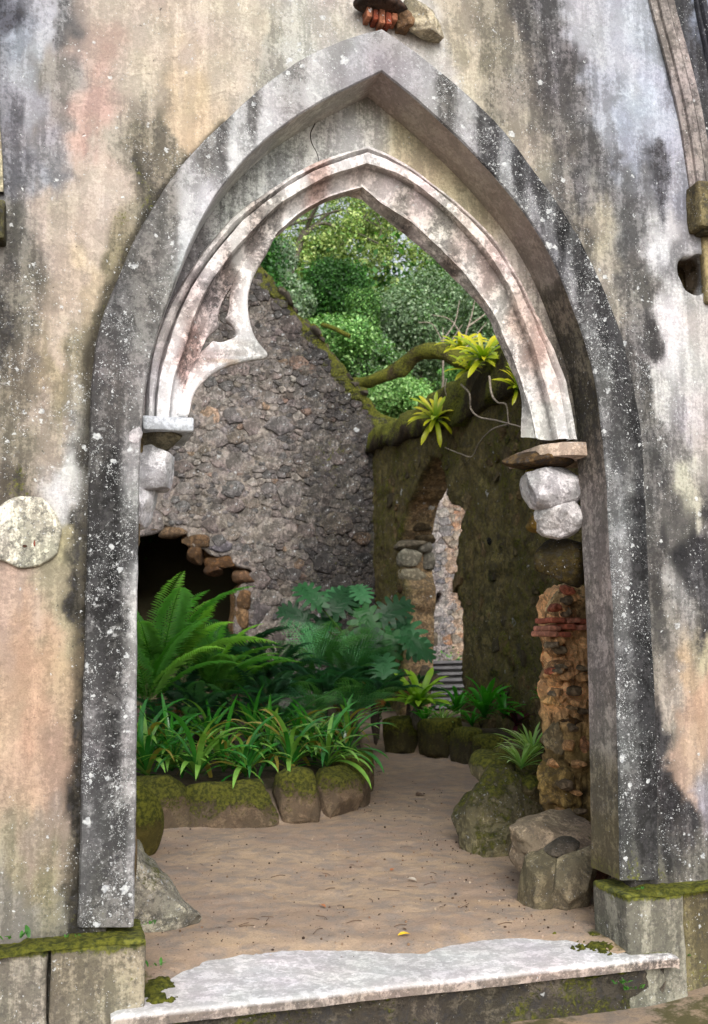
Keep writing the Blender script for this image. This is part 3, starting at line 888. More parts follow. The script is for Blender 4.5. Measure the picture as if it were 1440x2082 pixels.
for k, (px, py, w, h, colr, lb) in enumerate(PIER):
    wrock('stone', px + 6, py, w*.84, h*.92, 1.36 + .02*(k % 3), .3, tuple(min(254, v*1.32) for v in colr), 60 + k, lb, cuts=12, cutd=(.6, .9), grime=.7, lichen=.02, moss=.10 if py < 1500 else .30, rough=.16, mat=M_RUBBLE, boxy=.7, sub=5)
rq = random.Random(8)
for k in range(34):
    px, py = rq.uniform(1124, 1204), rq.choice([rq.uniform(1196, 1250), rq.uniform(1300, 1450), rq.uniform(1300, 1450), rq.uniform(1480, 1660)]); w = rq.uniform(14, 30)
    wrock('stone', px, py, w, w*rq.uniform(.5, 1.1), 1.19 + rq.uniform(0, .04), .12, rq.choice([(150, 134, 110), (236, 186, 132), (206, 124, 96), (176, 150, 112), (124, 108, 86), (226, 176, 124)]), 160 + k, cuts=9, grime=.6, lichen=0, mat=M_RUBBLE, sub=3, rough=.12, boxy=.5)
for k, (px, py, w) in enumerate([(1132,1278,24),(1158,1275,30),(1188,1277,30),(1138,1262,30),(1168,1262,28),(1194,1263,24),(1126,1289,22),(1150,1290,28)]):
    wblock('brick', px - w/2, px + w/2 - 1, py - 6, py + 5, 1.16 + .012*(k % 3), 1.4, (222, 132, 106) if k % 2 else (236, 164, 138), .4, 0, 0, seed=k, bev=.008, mat=M_RUBBLE)
# round stone boss on the left
def disc(center, R, y0, y1, seed, n=44):
    V = []; a = np.linspace(0, 2*np.pi, n, endpoint=False); prof = [(1.0, y1), (1.01, y0 + .012), (.985, y0 + .003), (.95, y0), (.8, y0 - .004), (.6, y0 - .006), (.4, y0 - .008), (.2, y0 - .008)]
    fac = np.cos(np.pi/11)/np.cos((a % (2*np.pi/11)) - np.pi/11)
    for r, y in prof:
        rr = R*r*(1 + .5*(fac - 1) + .03*np.sin(3*a + seed) + .02*np.sin(7*a))
        V.append(np.stack([center[0] + rr*np.cos(a), np.full(n, y), center[2] + rr*np.sin(a)], 1))
    V = np.vstack(V + [[[center[0], y0 - .008, center[2]]]]); F = [list(f) for f in grid_faces(len(prof), n, True)]
    k = (len(prof) - 1)*n; F += [[k + i, k + (i + 1) % n, len(V) - 1] for i in range(n)]
    V[:, 1] += .006*fbm(V, 16, seed); return V, F
pc = onY(50, 1083, 0); V, F = disc(pc, .155, -.03, .03, 4)
n = fbm(V, 9, 2)[:, None]; c = lin((214, 210, 192))[None]*(1 + .35*n); m = np.tile([.75, .3, .06], (len(V), 1))
wpart('round_boss', V, F, M_PLASTER, c*.8, m, 'cream round stone disc set in the plaster')
wrock('scar', 50, 1110, 14, 8, -.03, .03, (90, 60, 45), 4, cuts=4, sub=2)
wrock('flake', 70, 1104, 4, 16, -.035, .02, (200, 110, 90), 6, cuts=2, sub=2)
# broken corbel with bricks at the crown of the arch
wrock('corbel_stone', 782, 2, 116, 34, -.06, .16, (78, 60, 50), 9, grime=.8, cuts=6, lichen=0, label='dark broken corbel stone above the arch')
for k in range(6):
    wblock('brick', 747 + 13*k, 758 + 13*k, 8 + abs(k - 2)*1, 50 - abs(k - 2.6)*7, -.075 + .006*(k % 2), .02, (176, 92, 66) if k % 2 else (196, 128, 96), .5, .1, seed=20 + k, bev=.006, mat=M_RUBBLE)
wrock('corbel_stone', 866, 30, 104, 62, -.05, .17, (208, 198, 172), 13, grime=.6, lichen=.3, cuts=14, cutd=(.55, .8), boxy=.8, rough=.09, sub=5, tilt=(.2, .5), label='cream broken corbel stone above the arch')
wrock('corbel_stone', 826, 40, 40, 44, -.03, .14, (150, 120, 90), 17, grime=.7, cuts=8, boxy=.6, rough=.1, sub=4)
# upper mouldings of the neighbouring window openings
def strip(pts_px, wd, proud, name, colr, y=0.0, grime=.6, n=60, label=None):
    cpt = line(pts_px, y, n); t = np.gradient(cpt, axis=0); t /= np.linalg.norm(t, axis=1, keepdims=True); nr = np.stack([t[:, 2], t[:, 1]*0, -t[:, 0]], 1)
    prof = [(-.5, .01), (-.5, -.45), (-.47, -.55), (-.2, -.55), (-.18, -.2), (-.12, -.2), (-.1, -.9), (-.05, -1.0), (.2, -1.0), (.25, -.9), (.27, -.5), (.45, -.5), (.5, -.4), (.5, .01)]
    V, F = loft([cpt + nr*(wd*a) + np.array([0, proud*b, 0]) for a, b in prof]); V[:, 1] += .002*fbm(V, 9, 3)
    c = lin(colr)[None]*ALB*(1 + .35*fbm(V, 6, 7)[:, None]); m = np.tile([grime, .2, .02], (len(V), 1)); return wpart(name, V, F, M_BAND, c, m, label)
strip([(1318,-120),(1345,10),(1372,110),(1398,215),(1413,300),(1424,385)], .15, .04, 'window_moulding', (150, 142, 138), label='curved hood moulding at the upper right')
strip([(1402,-120),(1424,20),(1446,120),(1466,230),(1476,330)], .07, .05, 'window_moulding', (70, 72, 80))
wblock('window_impost', 1426, 1490, 374, 458, -.12, .02, (118, 108, 78), .7, .2, .1, 'mossy square impost of the upper right window', seed=9, bev=.012, mat=M_BAND)
wblock('window_impost', 1432, 1490, 448, 470, -.09, .02, (86, 80, 58), .7, .1, .2, seed=10, mat=M_BAND)
wblock('window_shaft', 1438, 1490, 470, 615, -.03, .02, (150, 136, 100), .5, .1, .1, seed=11, mat=M_BAND)
strip([(-60,-120),(-40,60),(-24,200),(-14,300),(-10,395)], .075, .06, 'window_moulding', (196, 186, 160))
wblock('window_impost', -60, 12, 405, 478, -.10, .02, (84, 80, 56), .8, .1, .2, seed=12, mat=M_BAND)
for k, (px, py, w, h) in enumerate([(1425,590,34,34),(1428,548,30,36)]):
    wrock('stone', px, py, w, h, .12, .09, (92, 80, 62), 200 + k, cuts=7, grime=.7, mat=M_RUBBLE)
# plinth
def plinth(x0, x1, y0, z0, z1, colr, seed, grime=.5, moss=.2, label=None):
    V, F = box_mesh(x0, x1, y0, .18, z0, z1, .03, .014, .005, seed)
    n = fbm(V, 4, seed); c = lin(colr)[None]*ALB*(1 + .45*n[:, None])
    top = sstep(z1 - .05, z1, V[:, 2]); m = np.stack([np.full(len(V), grime), np.full(len(V), .12), np.clip(moss + .75*top + .3*n, 0, 1)], 1)
    return wpart('plinth_block', V, F, M_PLASTER, c, m, label)
plinth(-.035, .335, -.15, -.4, .262, (150, 142, 124), 3, .6, .16, 'stained plinth block left of the threshold')
plinth(-1.2, -.045, -.125, -.4, .25, (160, 154, 140), 4, .6, .1)
plinth(2.535, 2.84, -.15, -.3, .262, (150, 148, 134), 5, .6, .14, 'stained plinth block right of the threshold')
plinth(2.85, 3.9, -.11, -.3, .262, (120, 112, 84), 6, .6, .3)
def moss_bed(name, x0, x1, y0, y1, z, h, seed, parent=wall, off=(1.4, 0, 0), nx=70, ny=14, oval=0):
    X, Y = np.meshgrid(np.linspace(x0, x1, nx), np.linspace(y0, y1, ny), indexing='ij'); P = np.stack([X.ravel(), Y.ravel(), X.ravel()*0], 1)
    u = (X.ravel() - x0)/(x1 - x0); v = (Y.ravel() - y0)/(y1 - y0)
    e = np.minimum(1, 6*np.minimum(v, 1 - v + .4))*np.minimum(1, 12*np.minimum(u, 1 - u))
    hh = e*h*(.6 + .8*fbm(P, 14, seed) + .35*fbm(P, 50, seed + 1)) - .006*(1 - e) - .012*sstep(.0, .3, -fbm(P, 5, seed + 4))
    if oval: hh = hh - oval*sstep(.45, 1.1, np.hypot(u - .5, v - .5)*2 + .9*fbm(P, 9, seed + 6) + .4*fbm(P, 40, seed + 7))
    P[:, 2] = z + hh; P[:, 1] -= (.012*fbm(P, 12, seed + 2) + .006)*(v < .01)
    o = link(name, mesh(name, P - np.array(off), grid_faces(nx, ny), M_ROCK, True, np.tile(lin((96, 92, 36)), (len(P), 1)), np.tile([.3, 0, .95], (len(P), 1))), None, parent); return o
moss_bed('moss', -1.0, .33, -.155, -.02, .262, .016, 3, nx=160)
moss_bed('moss', 2.53, 3.6, -.155, -.02, .262, .014, 4, nx=140)

# threshold slab and its riser
th = empty('threshold', (1.4, -.1, 0)); tag(th, 'long pale worn stone threshold slab half covered by sand at the doorway foot', 'threshold')
X = np.linspace(.2, 2.76, 120); Y = np.concatenate([[-.215, -.213, -.205, -.19], np.linspace(-.15, .7, 26)])
GX, GY = np.meshgrid(X, Y, indexing='ij'); P = np.stack([GX.ravel(), GY.ravel(), GX.ravel()*0], 1)
ed = rough = fbm(P*[1, 0, 0], 5, 3)*.012 + fbm(P*[1, 0, 0], 30, 4)*.004
P[:, 1] += np.where(P[:, 1] < -.1, ed, 0)
nY = len(Y); tp = np.tile(np.array([-.022, -.008, -.002] + [0]*(nY - 3)), len(X)); P[:, 2] = tp + .004*fbm(P, 3, 5) 
ends = np.minimum(P[:, 0] - .2, 2.76 - P[:, 0]); P[:, 2] -= .012*sstep(.03, 0, ends)
low = P.reshape(len(X), nY, 3)[:, 0].copy(); low1 = low + [0, .004, -.03]; low2 = low1 + [0, .05, -.006]; 
A = np.concatenate([low2[:, None], low1[:, None], P.reshape(len(X), nY, 3)], 1); nn = A.shape[1]; V = A.reshape(-1, 3)
e0 = A[0].copy(); e0[:, 2] = -.055; e1 = A[-1].copy(); e1[:, 2] = -.055; base = len(V); V = np.vstack([V, e0, e1]); F = [list(f) for f in grid_faces(len(X), nn)]
F += [[i + 1, i, base + i, base + i + 1] for i in range(nn - 1)] + [[(len(X) - 1)*nn + i, (len(X) - 1)*nn + i + 1, base + nn + i + 1, base + nn + i] for i in range(nn - 1)]
n = fbm(V, 5, 8); c = lin((205, 203, 204))[None]*(1 + .12*n[:, None]); lowc = V[:, 2] < -.018; c[lowc] = lin((150, 138, 130))
m = np.stack([.20 + .4*lowc + .5*sstep(2.3, 2.75, V[:, 0]), .05 + 0*n, .55*sstep(2.42, 2.6, V[:, 0])*(V[:, 1] > -.16) + .15*(V[:, 0] > 2.6) + .5*sstep(.42, .3, V[:, 0])*(V[:, 1] > -.14)], 1)
link('slab', mesh('slab', V - np.array([1.4, -.1, 0]), F, M_WHITE, True, c*.92, m), None, th)
V, F = box_mesh(.26, 2.72, -.15, .15, -.5, -.045, .035, .01, .02, 8); n = fbm(V, 4, 8)
c = lin((84, 78, 68))[None]*(1 + .5*n[:, None]); m = np.stack([.8 + 0*n, .05 + 0*n, np.clip(.28 + .6*n, 0, 1)], 1)
link('riser', mesh('riser', V - np.array([1.4, -.1, 0]), F, M_ROCK, True, c, m), None, th)

moss_bed('moss', 2.30, 2.68, -.17, .24, .004, .022, 8, parent=th, off=(1.4, -.1, 0), nx=70, ny=70, oval=.06)
moss_bed('moss', .29, .50, -.17, .26, .0, .02, 9, parent=th, off=(1.4, -.1, 0), nx=50, ny=70, oval=.06)

# ================================================================== GROUND
XR, YB = 5.0, None
YB = float(onX(757, 850, XR)[1])
SE = np.array([onZ(px, py, 0.0)[:2] for px, py in [(230,2040),(297,2024),(345,2012),(380,1990),(430,1968),(500,1952),(600,1944),(740,1934),(800,1946),(870,1951),(950,1932),(1000,1922),(1080,1920),(1180,1925),(1262,1945),(1300,1950)]])
def sand_h(x, y):
    P = np.stack([x, y, x*0], 1); ye = np.interp(x, SE[:, 0], SE[:, 1]) + .04*fbm(P, 6, 4) + .03*fbm(P, 22, 5, 5)
    h = -.012 + .030*sstep(-.02, .22, y - ye) + .016*fbm(P, 1.5, 2) + .014*fbm(P, 6, 3)*sstep(0, .3, y - ye)
    return h
bedpath = np.array([[-1.5,3.3],[.5,3.45],[1.0,3.3],[1.7,3.35],[2.15,3.6],[2.5,4.1],[2.8,4.9],[3.05,5.9],[3.4,7.2],[3.9,9.0],[4.3,10.5]])
def bed_mask(x, y):
    yy = np.interp(x, bedpath[:, 0], bedpath[:, 1]); return sstep(0.05, .3, y - yy)
rbed = np.array([[3.2,2.3],[3.3,3.5],[4.2,5.2],[4.25,6.3],[3.98,7.6],[4.15,8.7],[4.6,9.6]])
def rbed_mask(x, y):
    xx = np.interp(y, rbed[:, 1], rbed[:, 0]); return sstep(.05, .25, x - xx)*sstep(2.2, 2.5, y)*sstep(10.2, 9.6, y)
gx = np.concatenate([np.linspace(-4, 0, 20), np.linspace(.03, 3.4, 170), np.linspace(3.45, 9, 70)]); gy = np.concatenate([np.linspace(-.12, 3, 160), np.linspace(3.03, 8, 110), np.linspace(8.1, 16, 50)])
GX, GY = np.meshgrid(gx, gy, indexing='ij'); x, y = GX.ravel(), GY.ravel(); h = sand_h(x, y)
bm_, rm_ = bed_mask(x, y), rbed_mask(x, y)
P = np.stack([x, y, h], 1); out = (x < .27) | (x > 2.7); P[:, 2] = np.where(out & (y < .2), -.3, P[:, 2])
n = fbm(P, 3, 9)
P[:, 2] += bm_*(.22 + .05*(y - 3.5)*(y < 9)) + rm_*.28 + (bm_ + rm_)*.04*n
m = np.stack([np.clip(1.3*(bm_ + rm_) + .45*sstep(.6, 0, np.abs(x - 2.4))*sstep(1.3, .4, y)*(n > 0)*0, 0, 1), 0*x, np.clip(.5*(bm_ + rm_) + .7*sstep(.55, .3, x)*sstep(.9, .1, y) + .5*sstep(2.35, 2.55, x)*sstep(.6, .0, y), 0, 1)], 1)
tag(link('sandy_path', mesh('sandy_path', P, grid_faces(len(gx), len(gy)), M_SAND, True, mask=m)), kind='structure')
r = np.random.default_rng(77); Vg, Fg, cg = [], [], []; i0, f0 = ico(1); n_ = 0
for k in range(2600):
    y_ = r.uniform(.1, 1)**1.6*8; x_ = r.uniform(.4, 3.4) if k % 4 else 2.5 + r.normal(0, .25); 
    if bed_mask(np.array([x_]), np.array([y_]))[0] > .1: continue
    sz = .0022 + .006*r.random()**4; p = i0*sz*r.uniform(.6, 1.3, 3) + [x_, y_, float(sand_h(np.array([x_]), np.array([y_]))[0]) + sz*.4]
    Vg.append(p); Fg.append(f0 + n_); n_ += len(i0); cg.append(np.tile(lin([(150,128,108),(96,76,60),(190,170,150),(60,46,36),(130,104,84)][r.integers(5)]), (len(i0), 1)))
tag(link('grit', mesh('grit', np.vstack(Vg), np.vstack(Fg), M_ROCK, True, np.vstack(cg), np.tile([.2, 0, 0], (n_, 1)))), 'fine grit and tiny pebbles scattered over the sandy path', 'gravel', None, 'stuff')
# outside ground reaching the horizon and the wooded hillside behind the ruin
def hill_h(x, y):
    P = np.stack([x, y, x*0], 1)
    r = np.maximum(0, y - (YB + 1.2)); h = 4.6*sstep(0, 3.0, r) + .36*r*sstep(0, 6, r)
    h = np.minimum(h, 34) + 1.2*fbm(P, .09, 3)*sstep(4, 20, r)
    ox = np.maximum(0, x - 10.5); return np.maximum(h, .5*ox*sstep(3, 10, y))
g1 = np.concatenate([-np.geomspace(300, 6, 26), np.linspace(-5.5, 16, 80), np.geomspace(17, 300, 26)]); g2 = np.concatenate([-np.geomspace(300, 3, 22), np.linspace(-2.8, .3, 40), np.linspace(.6, YB + 1, 20), np.linspace(YB + 1.1, 45, 80), np.geomspace(47, 300, 16)])
GX, GY = np.meshgrid(g1, g2, indexing='ij'); x, y = GX.ravel(), GY.ravel(); P = np.stack([x, y, x*0], 1)
P[:, 2] = -.235 + .02*fbm(P, 2, 5) + .09*sstep(2.6, 3.4, x)*sstep(-.9, -.1, y)*(y < 1) + np.where(y > .25, -.12, 0) + hill_h(x, y)
n = fbm(P, 2.5, 6); m = np.stack([np.where(y > YB, .85, .35), 0*x, np.where(y > YB, .9, np.clip(.38 + .8*n, 0, 1))], 1)
tag(link('ground', mesh('ground', P, grid_faces(len(g1), len(g2)), M_SAND, True, mask=m)), kind='structure')

# ================================================================== RUBBLE WALLS
def clip_cell(poly, n, d):
    out = []
    for k in range(len(poly)):
        a, b = poly[k], poly[(k + 1) % len(poly)]; da = a @ n - d; db = b @ n - d
        if da <= 0: out.append(a)
        if (da < 0 < db) or (db < 0 < da): out.append(a + (b - a)*da/(da - db))
    return out
def stone_cells(s0, s1, z0, z1, inside, radii, seed, aspect=1.35):
    """irregular stones: power diagram of packed sites of several sizes; returns outlines in (s,z)"""
    r = np.random.default_rng(seed); sites = []; cell = {}; g = .25
    for rad, tries in radii:
        for _ in range(tries):
            s, z = r.uniform(s0, s1), r.uniform(z0, z1); rr = rad*r.uniform(.75, 1.2); ok = True
            i, j = int(s/g), int(z/g)
            for a in (-2, -1, 0, 1, 2):
                for b in (-2, -1, 0, 1, 2):
                    for q in cell.get((i + a, j + b), ()):
                        if ((q[0] - s)/aspect)**2 + (q[1] - z)**2 < (.86*(q[2] + rr))**2: ok = False; break
                    if not ok: break
                if not ok: break
            if ok: q = (s, z, rr); sites.append(q); cell.setdefault((i, j), []).append(q)
    S = np.array(sites); U = S[:, :2]/[aspect, 1]; out = []
    keep = inside(S[:, 0], S[:, 1])
    for k in np.nonzero(keep)[0]:
        d2 = ((U - U[k])**2).sum(1); nb = np.argsort(d2)[1:16]; R = S[k, 2]*1.9
        poly = [U[k] + R*np.array([math.cos(t), math.sin(t)])*r.uniform(.8, 1) for t in np.linspace(0, 2*math.pi, 9)[:-1]]
        for q in nb:
            dv = U[q] - U[k]; L = math.sqrt(d2[q]); t = (d2[q] + S[k, 2]**2 - S[q, 2]**2)/(2*L); poly = clip_cell(poly, dv/L, (U[k] @ dv)/L + t)
            if len(poly) < 3: break
        if len(poly) >= 3: out.append((np.array(poly)*[aspect, 1], S[k]))
    return out
def stone_data(poly, rad, gap, height, r, rings=3):
    c = poly.mean(0); P = c + (poly - c)*(1 - gap/np.maximum(np.linalg.norm(poly - c, axis=1, keepdims=True), 1e-6)).clip(.3, 1)
    n = len(P); Q = []                                        # soften the corners
    for k in range(n):
        a, b = P[k], P[(k + 1) % n]; Q += [a*.88 + b*.12, a*.3 + b*.7]
    P = np.array(Q) + r.normal(0, rad*.08, (2*n, 2)); n = len(P); c = P.mean(0)
    tilt = r.normal(0, .10, 2)
    V = []; prof = [(1.03, -.06), (1.0, height*.5), (.9, height*.95), (.5, height*1.0)]
    for f, hgt in prof:
        p = c + (P - c)*f; dd = hgt + ((p - c) @ tilt)*(hgt > 0) + (r.normal(0, height*.13 + .002, n) if hgt > 0 else 0)
        V.append(np.column_stack([p, dd]))
    V.append([[c[0], c[1], height*1.08]]); V = np.vstack(V); F = [list(f) for f in grid_faces(len(prof), n, True)]; k = (len(prof) - 1)*n
    F += [[k + i, k + (i + 1) % n, len(V) - 1] for i in range(n)]
    return V, F
def rubble(parent, origin, cells, mapf, colfn, mat, seed, view=None, limit=290, gap=.012, hfn=None, flip=False):
    """loose faced stones over a wall face: the largest as parts, the small rest as one joined part"""
    r = np.random.default_rng(seed); cells = sorted(cells, key=lambda q: -(q[1][2] + (10 if view is None or view(q[1][0], q[1][1]) else 0)))
    bigV, bigF, bc, bk, off = [], [], [], [], 0
    for k, (poly, s) in enumerate(cells):
        hgt = (hfn(s, r) if hfn else s[2]*r.uniform(.18, .5)); V, F = stone_data(poly, s[2], gap*r.uniform(.5, 1.5), hgt, r)
        W = mapf(V[:, 0], V[:, 1], -V[:, 2]); 
        if flip: F = [f[::-1] for f in F]
        c, m = colfn(s, r)
        if k < limit:
            ctr = mapf(np.array([s[0]]), np.array([s[1]]), np.array([0.]))[0]
            o = link('stone', mesh('stone', W - ctr, F, mat, False if s[2] > .3 else True, c, m), None, parent); o.location = ctr - origin
        else:
            bigV.append(W - origin); bigF += [[i + off for i in f] for f in F]; off += len(W); bc.append(np.tile(c, (len(W), 1))); bk.append(np.tile(m, (len(W), 1)))
    if bigV:
        o = link('small_stones', mesh('small_stones', np.vstack(bigV), bigF, mat, True, np.vstack(bc), np.vstack(bk)), None, parent); o['kind'] = 'stuff'

# --- back gable wall (parallel to the front), with the ragged dark opening
yb = YB
def bp(px, py): return onY(px, py, yb)[[0, 2]]
top_px = [(100,200),(300,330),(430,440),(505,510),(530,545),(560,575),(585,600),(610,640),(640,668),(668,700),(690,735),(715,770),(745,800),(764,838)]
topl = np.array([bp(*p) for p in top_px]); topl = np.vstack([[-3.5, topl[0, 1] - 2.2], topl, [XR + .5, topl[-1, 1] - .1]])
hole_b = np.array([bp(*p) for p in [(200,1090),(285,1068),(325,1066),(355,1075),(385,1088),(392,1105),(415,1112),(430,1128),(470,1135),(480,1160),(515,1165),(518,1180),(490,1190),(478,1200),(480,1290),(500,1300),(545,1305),(550,1400),(540,1500),(200,1500)]])
def ins_back(s, z): return (z < np.interp(s, topl[:, 0], topl[:, 1])) & ~in_poly(s, z, hole_b)
bw = empty('gable_wall', (2.5, yb, 0)); tag(bw, 'grey rubble gable wall with mossy sloping top and a dark ragged opening at the left', 'wall')
OB = np.array([2.5, yb, 0])
def mortar_noise(s, z):
    P = np.stack([s, z, z*0], 1); return -.008 - .03*fbm(P, 2.2, 5) - .035*fbm(P, 8, 8) - .02*vnoise(P, 22, 3)
V, F = sheet(ins_back, -3.5, XR + .5, -.3, 9, .045, lambda s, z, d: np.stack([s, yb + d, z], 1), .6, mortar_noise, jit=1.1, seed=4)
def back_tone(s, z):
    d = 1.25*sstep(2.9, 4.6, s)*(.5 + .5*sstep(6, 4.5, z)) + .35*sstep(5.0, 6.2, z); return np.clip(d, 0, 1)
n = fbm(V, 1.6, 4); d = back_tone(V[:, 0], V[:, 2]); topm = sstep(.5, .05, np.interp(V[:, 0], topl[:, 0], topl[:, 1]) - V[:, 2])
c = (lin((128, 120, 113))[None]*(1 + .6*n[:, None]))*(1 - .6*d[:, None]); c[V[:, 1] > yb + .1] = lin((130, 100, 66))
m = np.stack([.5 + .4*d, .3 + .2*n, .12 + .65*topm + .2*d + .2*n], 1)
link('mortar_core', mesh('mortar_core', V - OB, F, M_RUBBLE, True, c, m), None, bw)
inv = lambda s, z: (s > .7) & (s < XR) & (z > .6)
pal_b = [((128,118,112), 6), ((138,126,116), 6), ((116,108,106), 4), ((132,116,110), 3), ((150,138,128), 2), ((164,130,98), .4), ((124,110,96), 2), ((104,100,98), 2), ((150,118,98), .3)]
def col_back(s, r):
    w = np.array([p[1] for p in pal_b]); c = lin(pal_b[r.choice(len(pal_b), p=w/w.sum())][0]); c = (c*.65 + c.mean()*.35)*r.uniform(.8, 1.2)
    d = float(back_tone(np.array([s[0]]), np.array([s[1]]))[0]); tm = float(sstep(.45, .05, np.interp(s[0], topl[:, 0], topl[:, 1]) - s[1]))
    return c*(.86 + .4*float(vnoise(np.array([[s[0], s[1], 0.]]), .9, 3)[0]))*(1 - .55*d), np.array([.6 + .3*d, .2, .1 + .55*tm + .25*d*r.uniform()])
cells = stone_cells(.2, XR + .1, -.1, 8.6, lambda s, z: ins_back(s, z) & ins_back(s + .05, z + .07) & ins_back(s - .05, z - .05), [(.21, 30), (.14, 150), (.09, 700), (.055, 4000), (.036, 12000)], 5)
bmap = lambda s, z, d: np.stack([s, yb + d - .006, z], 1)
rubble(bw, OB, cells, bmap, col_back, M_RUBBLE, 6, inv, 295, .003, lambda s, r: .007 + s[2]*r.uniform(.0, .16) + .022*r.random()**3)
# stones hanging round the dark opening
for k, (px, py, w, h, colr) in enumerate([(300,1072,70,26,(120,100,80)),(350,1080,64,30,(126,104,80)),(400,1102,60,34,(120,96,70)),(398,1130,44,40,(104,78,50)),(452,1140,70,36,(110,80,50)),(440,1160,50,24,(96,68,42)),(500,1172,54,30,(130,100,74)),(496,1215,34,60,(124,96,66)),(492,1262,34,60,(140,112,80)),(520,1310,60,30,(120,100,80)),(530,1240,66,90,(110,104,104)),(446,1108,60,34,(118,114,120)),(572,1300,44,50,(112,104,100))]):
    p = onY(px, py, yb - .04); ww = w/147*1.15; hh = h/147*1.15
    rock('stone', p - OB + [0, .14, 0], (ww, .4, hh), 300 + k, colr, parent=bw, mat=M_RUBBLE, grime=.6, moss=.05, cuts=9, boxy=.5, sub=3, lichen=.05)
# capping stones and moss along the sloping top
for k in range(34):
    t = k/33; s = 2.0 + t*(XR - 2.05) + random.Random(k).uniform(-.03, .03); z = np.interp(s, topl[:, 0], topl[:, 1]); rr = random.Random(k + 50)
    rock('cap_stone', (s - 2.5, .12 + rr.uniform(-.1, .2), z - .04), (rr.uniform(.14, .34), rr.uniform(.25, .45), rr.uniform(.07, .16)), 400 + k, (110, 104, 92), tilt=(0, .78 + rr.uniform(-.3, .3)), moss=.85, grime=.6, parent=bw, mat=M_RUBBLE, cuts=7, sub=3, boxy=.5)
# dark chamber behind the opening
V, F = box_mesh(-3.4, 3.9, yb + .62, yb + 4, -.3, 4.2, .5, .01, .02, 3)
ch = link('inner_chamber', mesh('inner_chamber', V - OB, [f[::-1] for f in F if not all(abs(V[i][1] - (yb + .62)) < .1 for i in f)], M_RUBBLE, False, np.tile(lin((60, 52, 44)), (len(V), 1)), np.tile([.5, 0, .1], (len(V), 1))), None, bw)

# --- right side wall along the depth of the room, mossy, with a broken pointed doorway
rw = empty('side_wall', (XR, 6, 0)); OR = np.array([XR, 6, 0]); tag(rw, 'dark mossy side wall with a broken narrow doorway and fern covered coping', 'wall')
def rp(px, py): return onX(px, py, XR)[[1, 2]]
rtop = np.array([rp(*p) for p in [(757,912),(800,902),(850,886),(905,866),(950,848),(1000,822),(1040,800),(1090,765)]])[::-1]
rtop = np.vstack([[.3, rtop[0, 1]], rtop]) ; zt = float(np.median(rtop[:, 1]))
door_r = np.array([rp(*p) for p in [(889,935),(903,960),(914,1010),(922,1025),(935,1035),(945,1044),(939,1062),(941,1080),(934,1100),(933,1120),(925,1140),(927,1165),(921,1185),(929,1205),(940,1232),(938,1262),(942,1290),(940,1350),(938,1400),(936,1500),(940,1600)]]
                  + [rp(*p) for p in [(812,1600),(812,1450),(820,1330),(824,1200),(816,1150),(812,1105),(822,1060),(836,1010),(856,965),(876,935)]])
def ins_right(s, z): return (z < np.interp(s, rtop[:, 0], rtop[:, 1])) & ~in_poly(s, z, door_r) & (s < yb + .1)
def moss_noise(s, z):
    P = np.stack([s, z, z*0], 1); return .03*fbm(P, 1.5, 15) + .045*fbm(P, 7, 18) + .02*fbm(P, 26, 13)
rmap = lambda s, z, d: np.stack([XR + d, s, z], 1)
V, F = sheet(ins_right, .4, yb + .1, -.3, zt + 1, .04, rmap, .5, moss_noise, jit=1.2, seed=9)
F = F[:, ::-1]
n = fbm(V, 1.3, 4); c = lin((108, 98, 60))[None]*(1 + .6*n[:, None]); inr = V[:, 0] > XR + .1; c[inr] = lin((128, 108, 80))*(1 + .3*n[inr][:, None])
m = np.stack([.7 + 0*n, .05 + .2*np.clip(n, 0, 1), np.clip(.36 + .4*n, 0, 1)*np.where(inr, .3, 1)], 1)
link('mossy_face', mesh('mossy_face', V - OR, F, M_RUBBLE, True, c, m), None, rw)
def col_right(s, r): return lin([(100,88,60),(112,96,66),(86,78,56),(120,100,66)][r.integers(4)])*r.uniform(.6, 1.2), np.array([.6, .08, r.uniform(.05, .55)])
cells = stone_cells(2.0, yb, .2, zt, lambda s, z: ins_right(s, z) & ins_right(s + .06, z + .06) & ins_right(s - .06, z - .06), [(.14, 40), (.1, 150), (.07, 700), (.045, 1500)], 15)
cells = [q for k, q in enumerate(cells) if (k*7919) % 10 < 5]
rubble(rw, OR, cells, lambda s, z, d: rmap(s, z, d + .02), col_right, M_RUBBLE, 16, lambda s, z: (s < yb) & (s > 3) & (z > .5), 200, .012, lambda s, r: .01 + s[2]*r.uniform(.05, .3), flip=True)
# jamb stones of the far side of that doorway
for k, (px, py, w, h, colr) in enumerate([(862,1010,46,26,(70,58,38)),(850,1040,60,30,(66,54,34)),(846,1070,66,30,(74,62,40)),(866,1095,40,22,(96,84,62)),(838,1108,70,24,(120,112,96)),(866,1112,30,26,(140,136,124)),(838,1132,56,44,(160,156,138)),(870,1140,26,40,(120,116,104)),(848,1168,66,36,(150,142,120)),(868,1190,30,30,(130,122,104)),(838,1198,50,22,(84,66,40)),(850,1218,66,26,(128,108,76)),(842,1245,60,34,(80,60,36)),(860,1272,50,30,(100,84,64)),(872,1300,44,30,(134,124,108)),(850,1330,60,46,(92,80,62)),(870,1370,50,40,(96,86,70)),(845,1400,60,60,(80,70,52))]):
    yj = float(onX(815, py, XR)[1]); p = onY(px, py, yj - .05); sc = 1/152
    rock('stone', np.array([max(p[0], XR + .12), yj, p[2]]) - OR, (w*sc*1.3, .3, h*sc*1.2), 500 + k, colr, parent=rw, mat=M_RUBBLE, grime=.5, moss=.05, lichen=.05, cuts=8, boxy=.6, sub=3)
# putlog hole, not cut: a near-black lump painted as the shade inside
p = onX(999, 1100, XR); rock('socket_shade', p - OR + [-.0, 0, 0], (.1, .13, .12), 77, (14, 12, 9), parent=rw, cuts=5, sub=2, grime=.2)
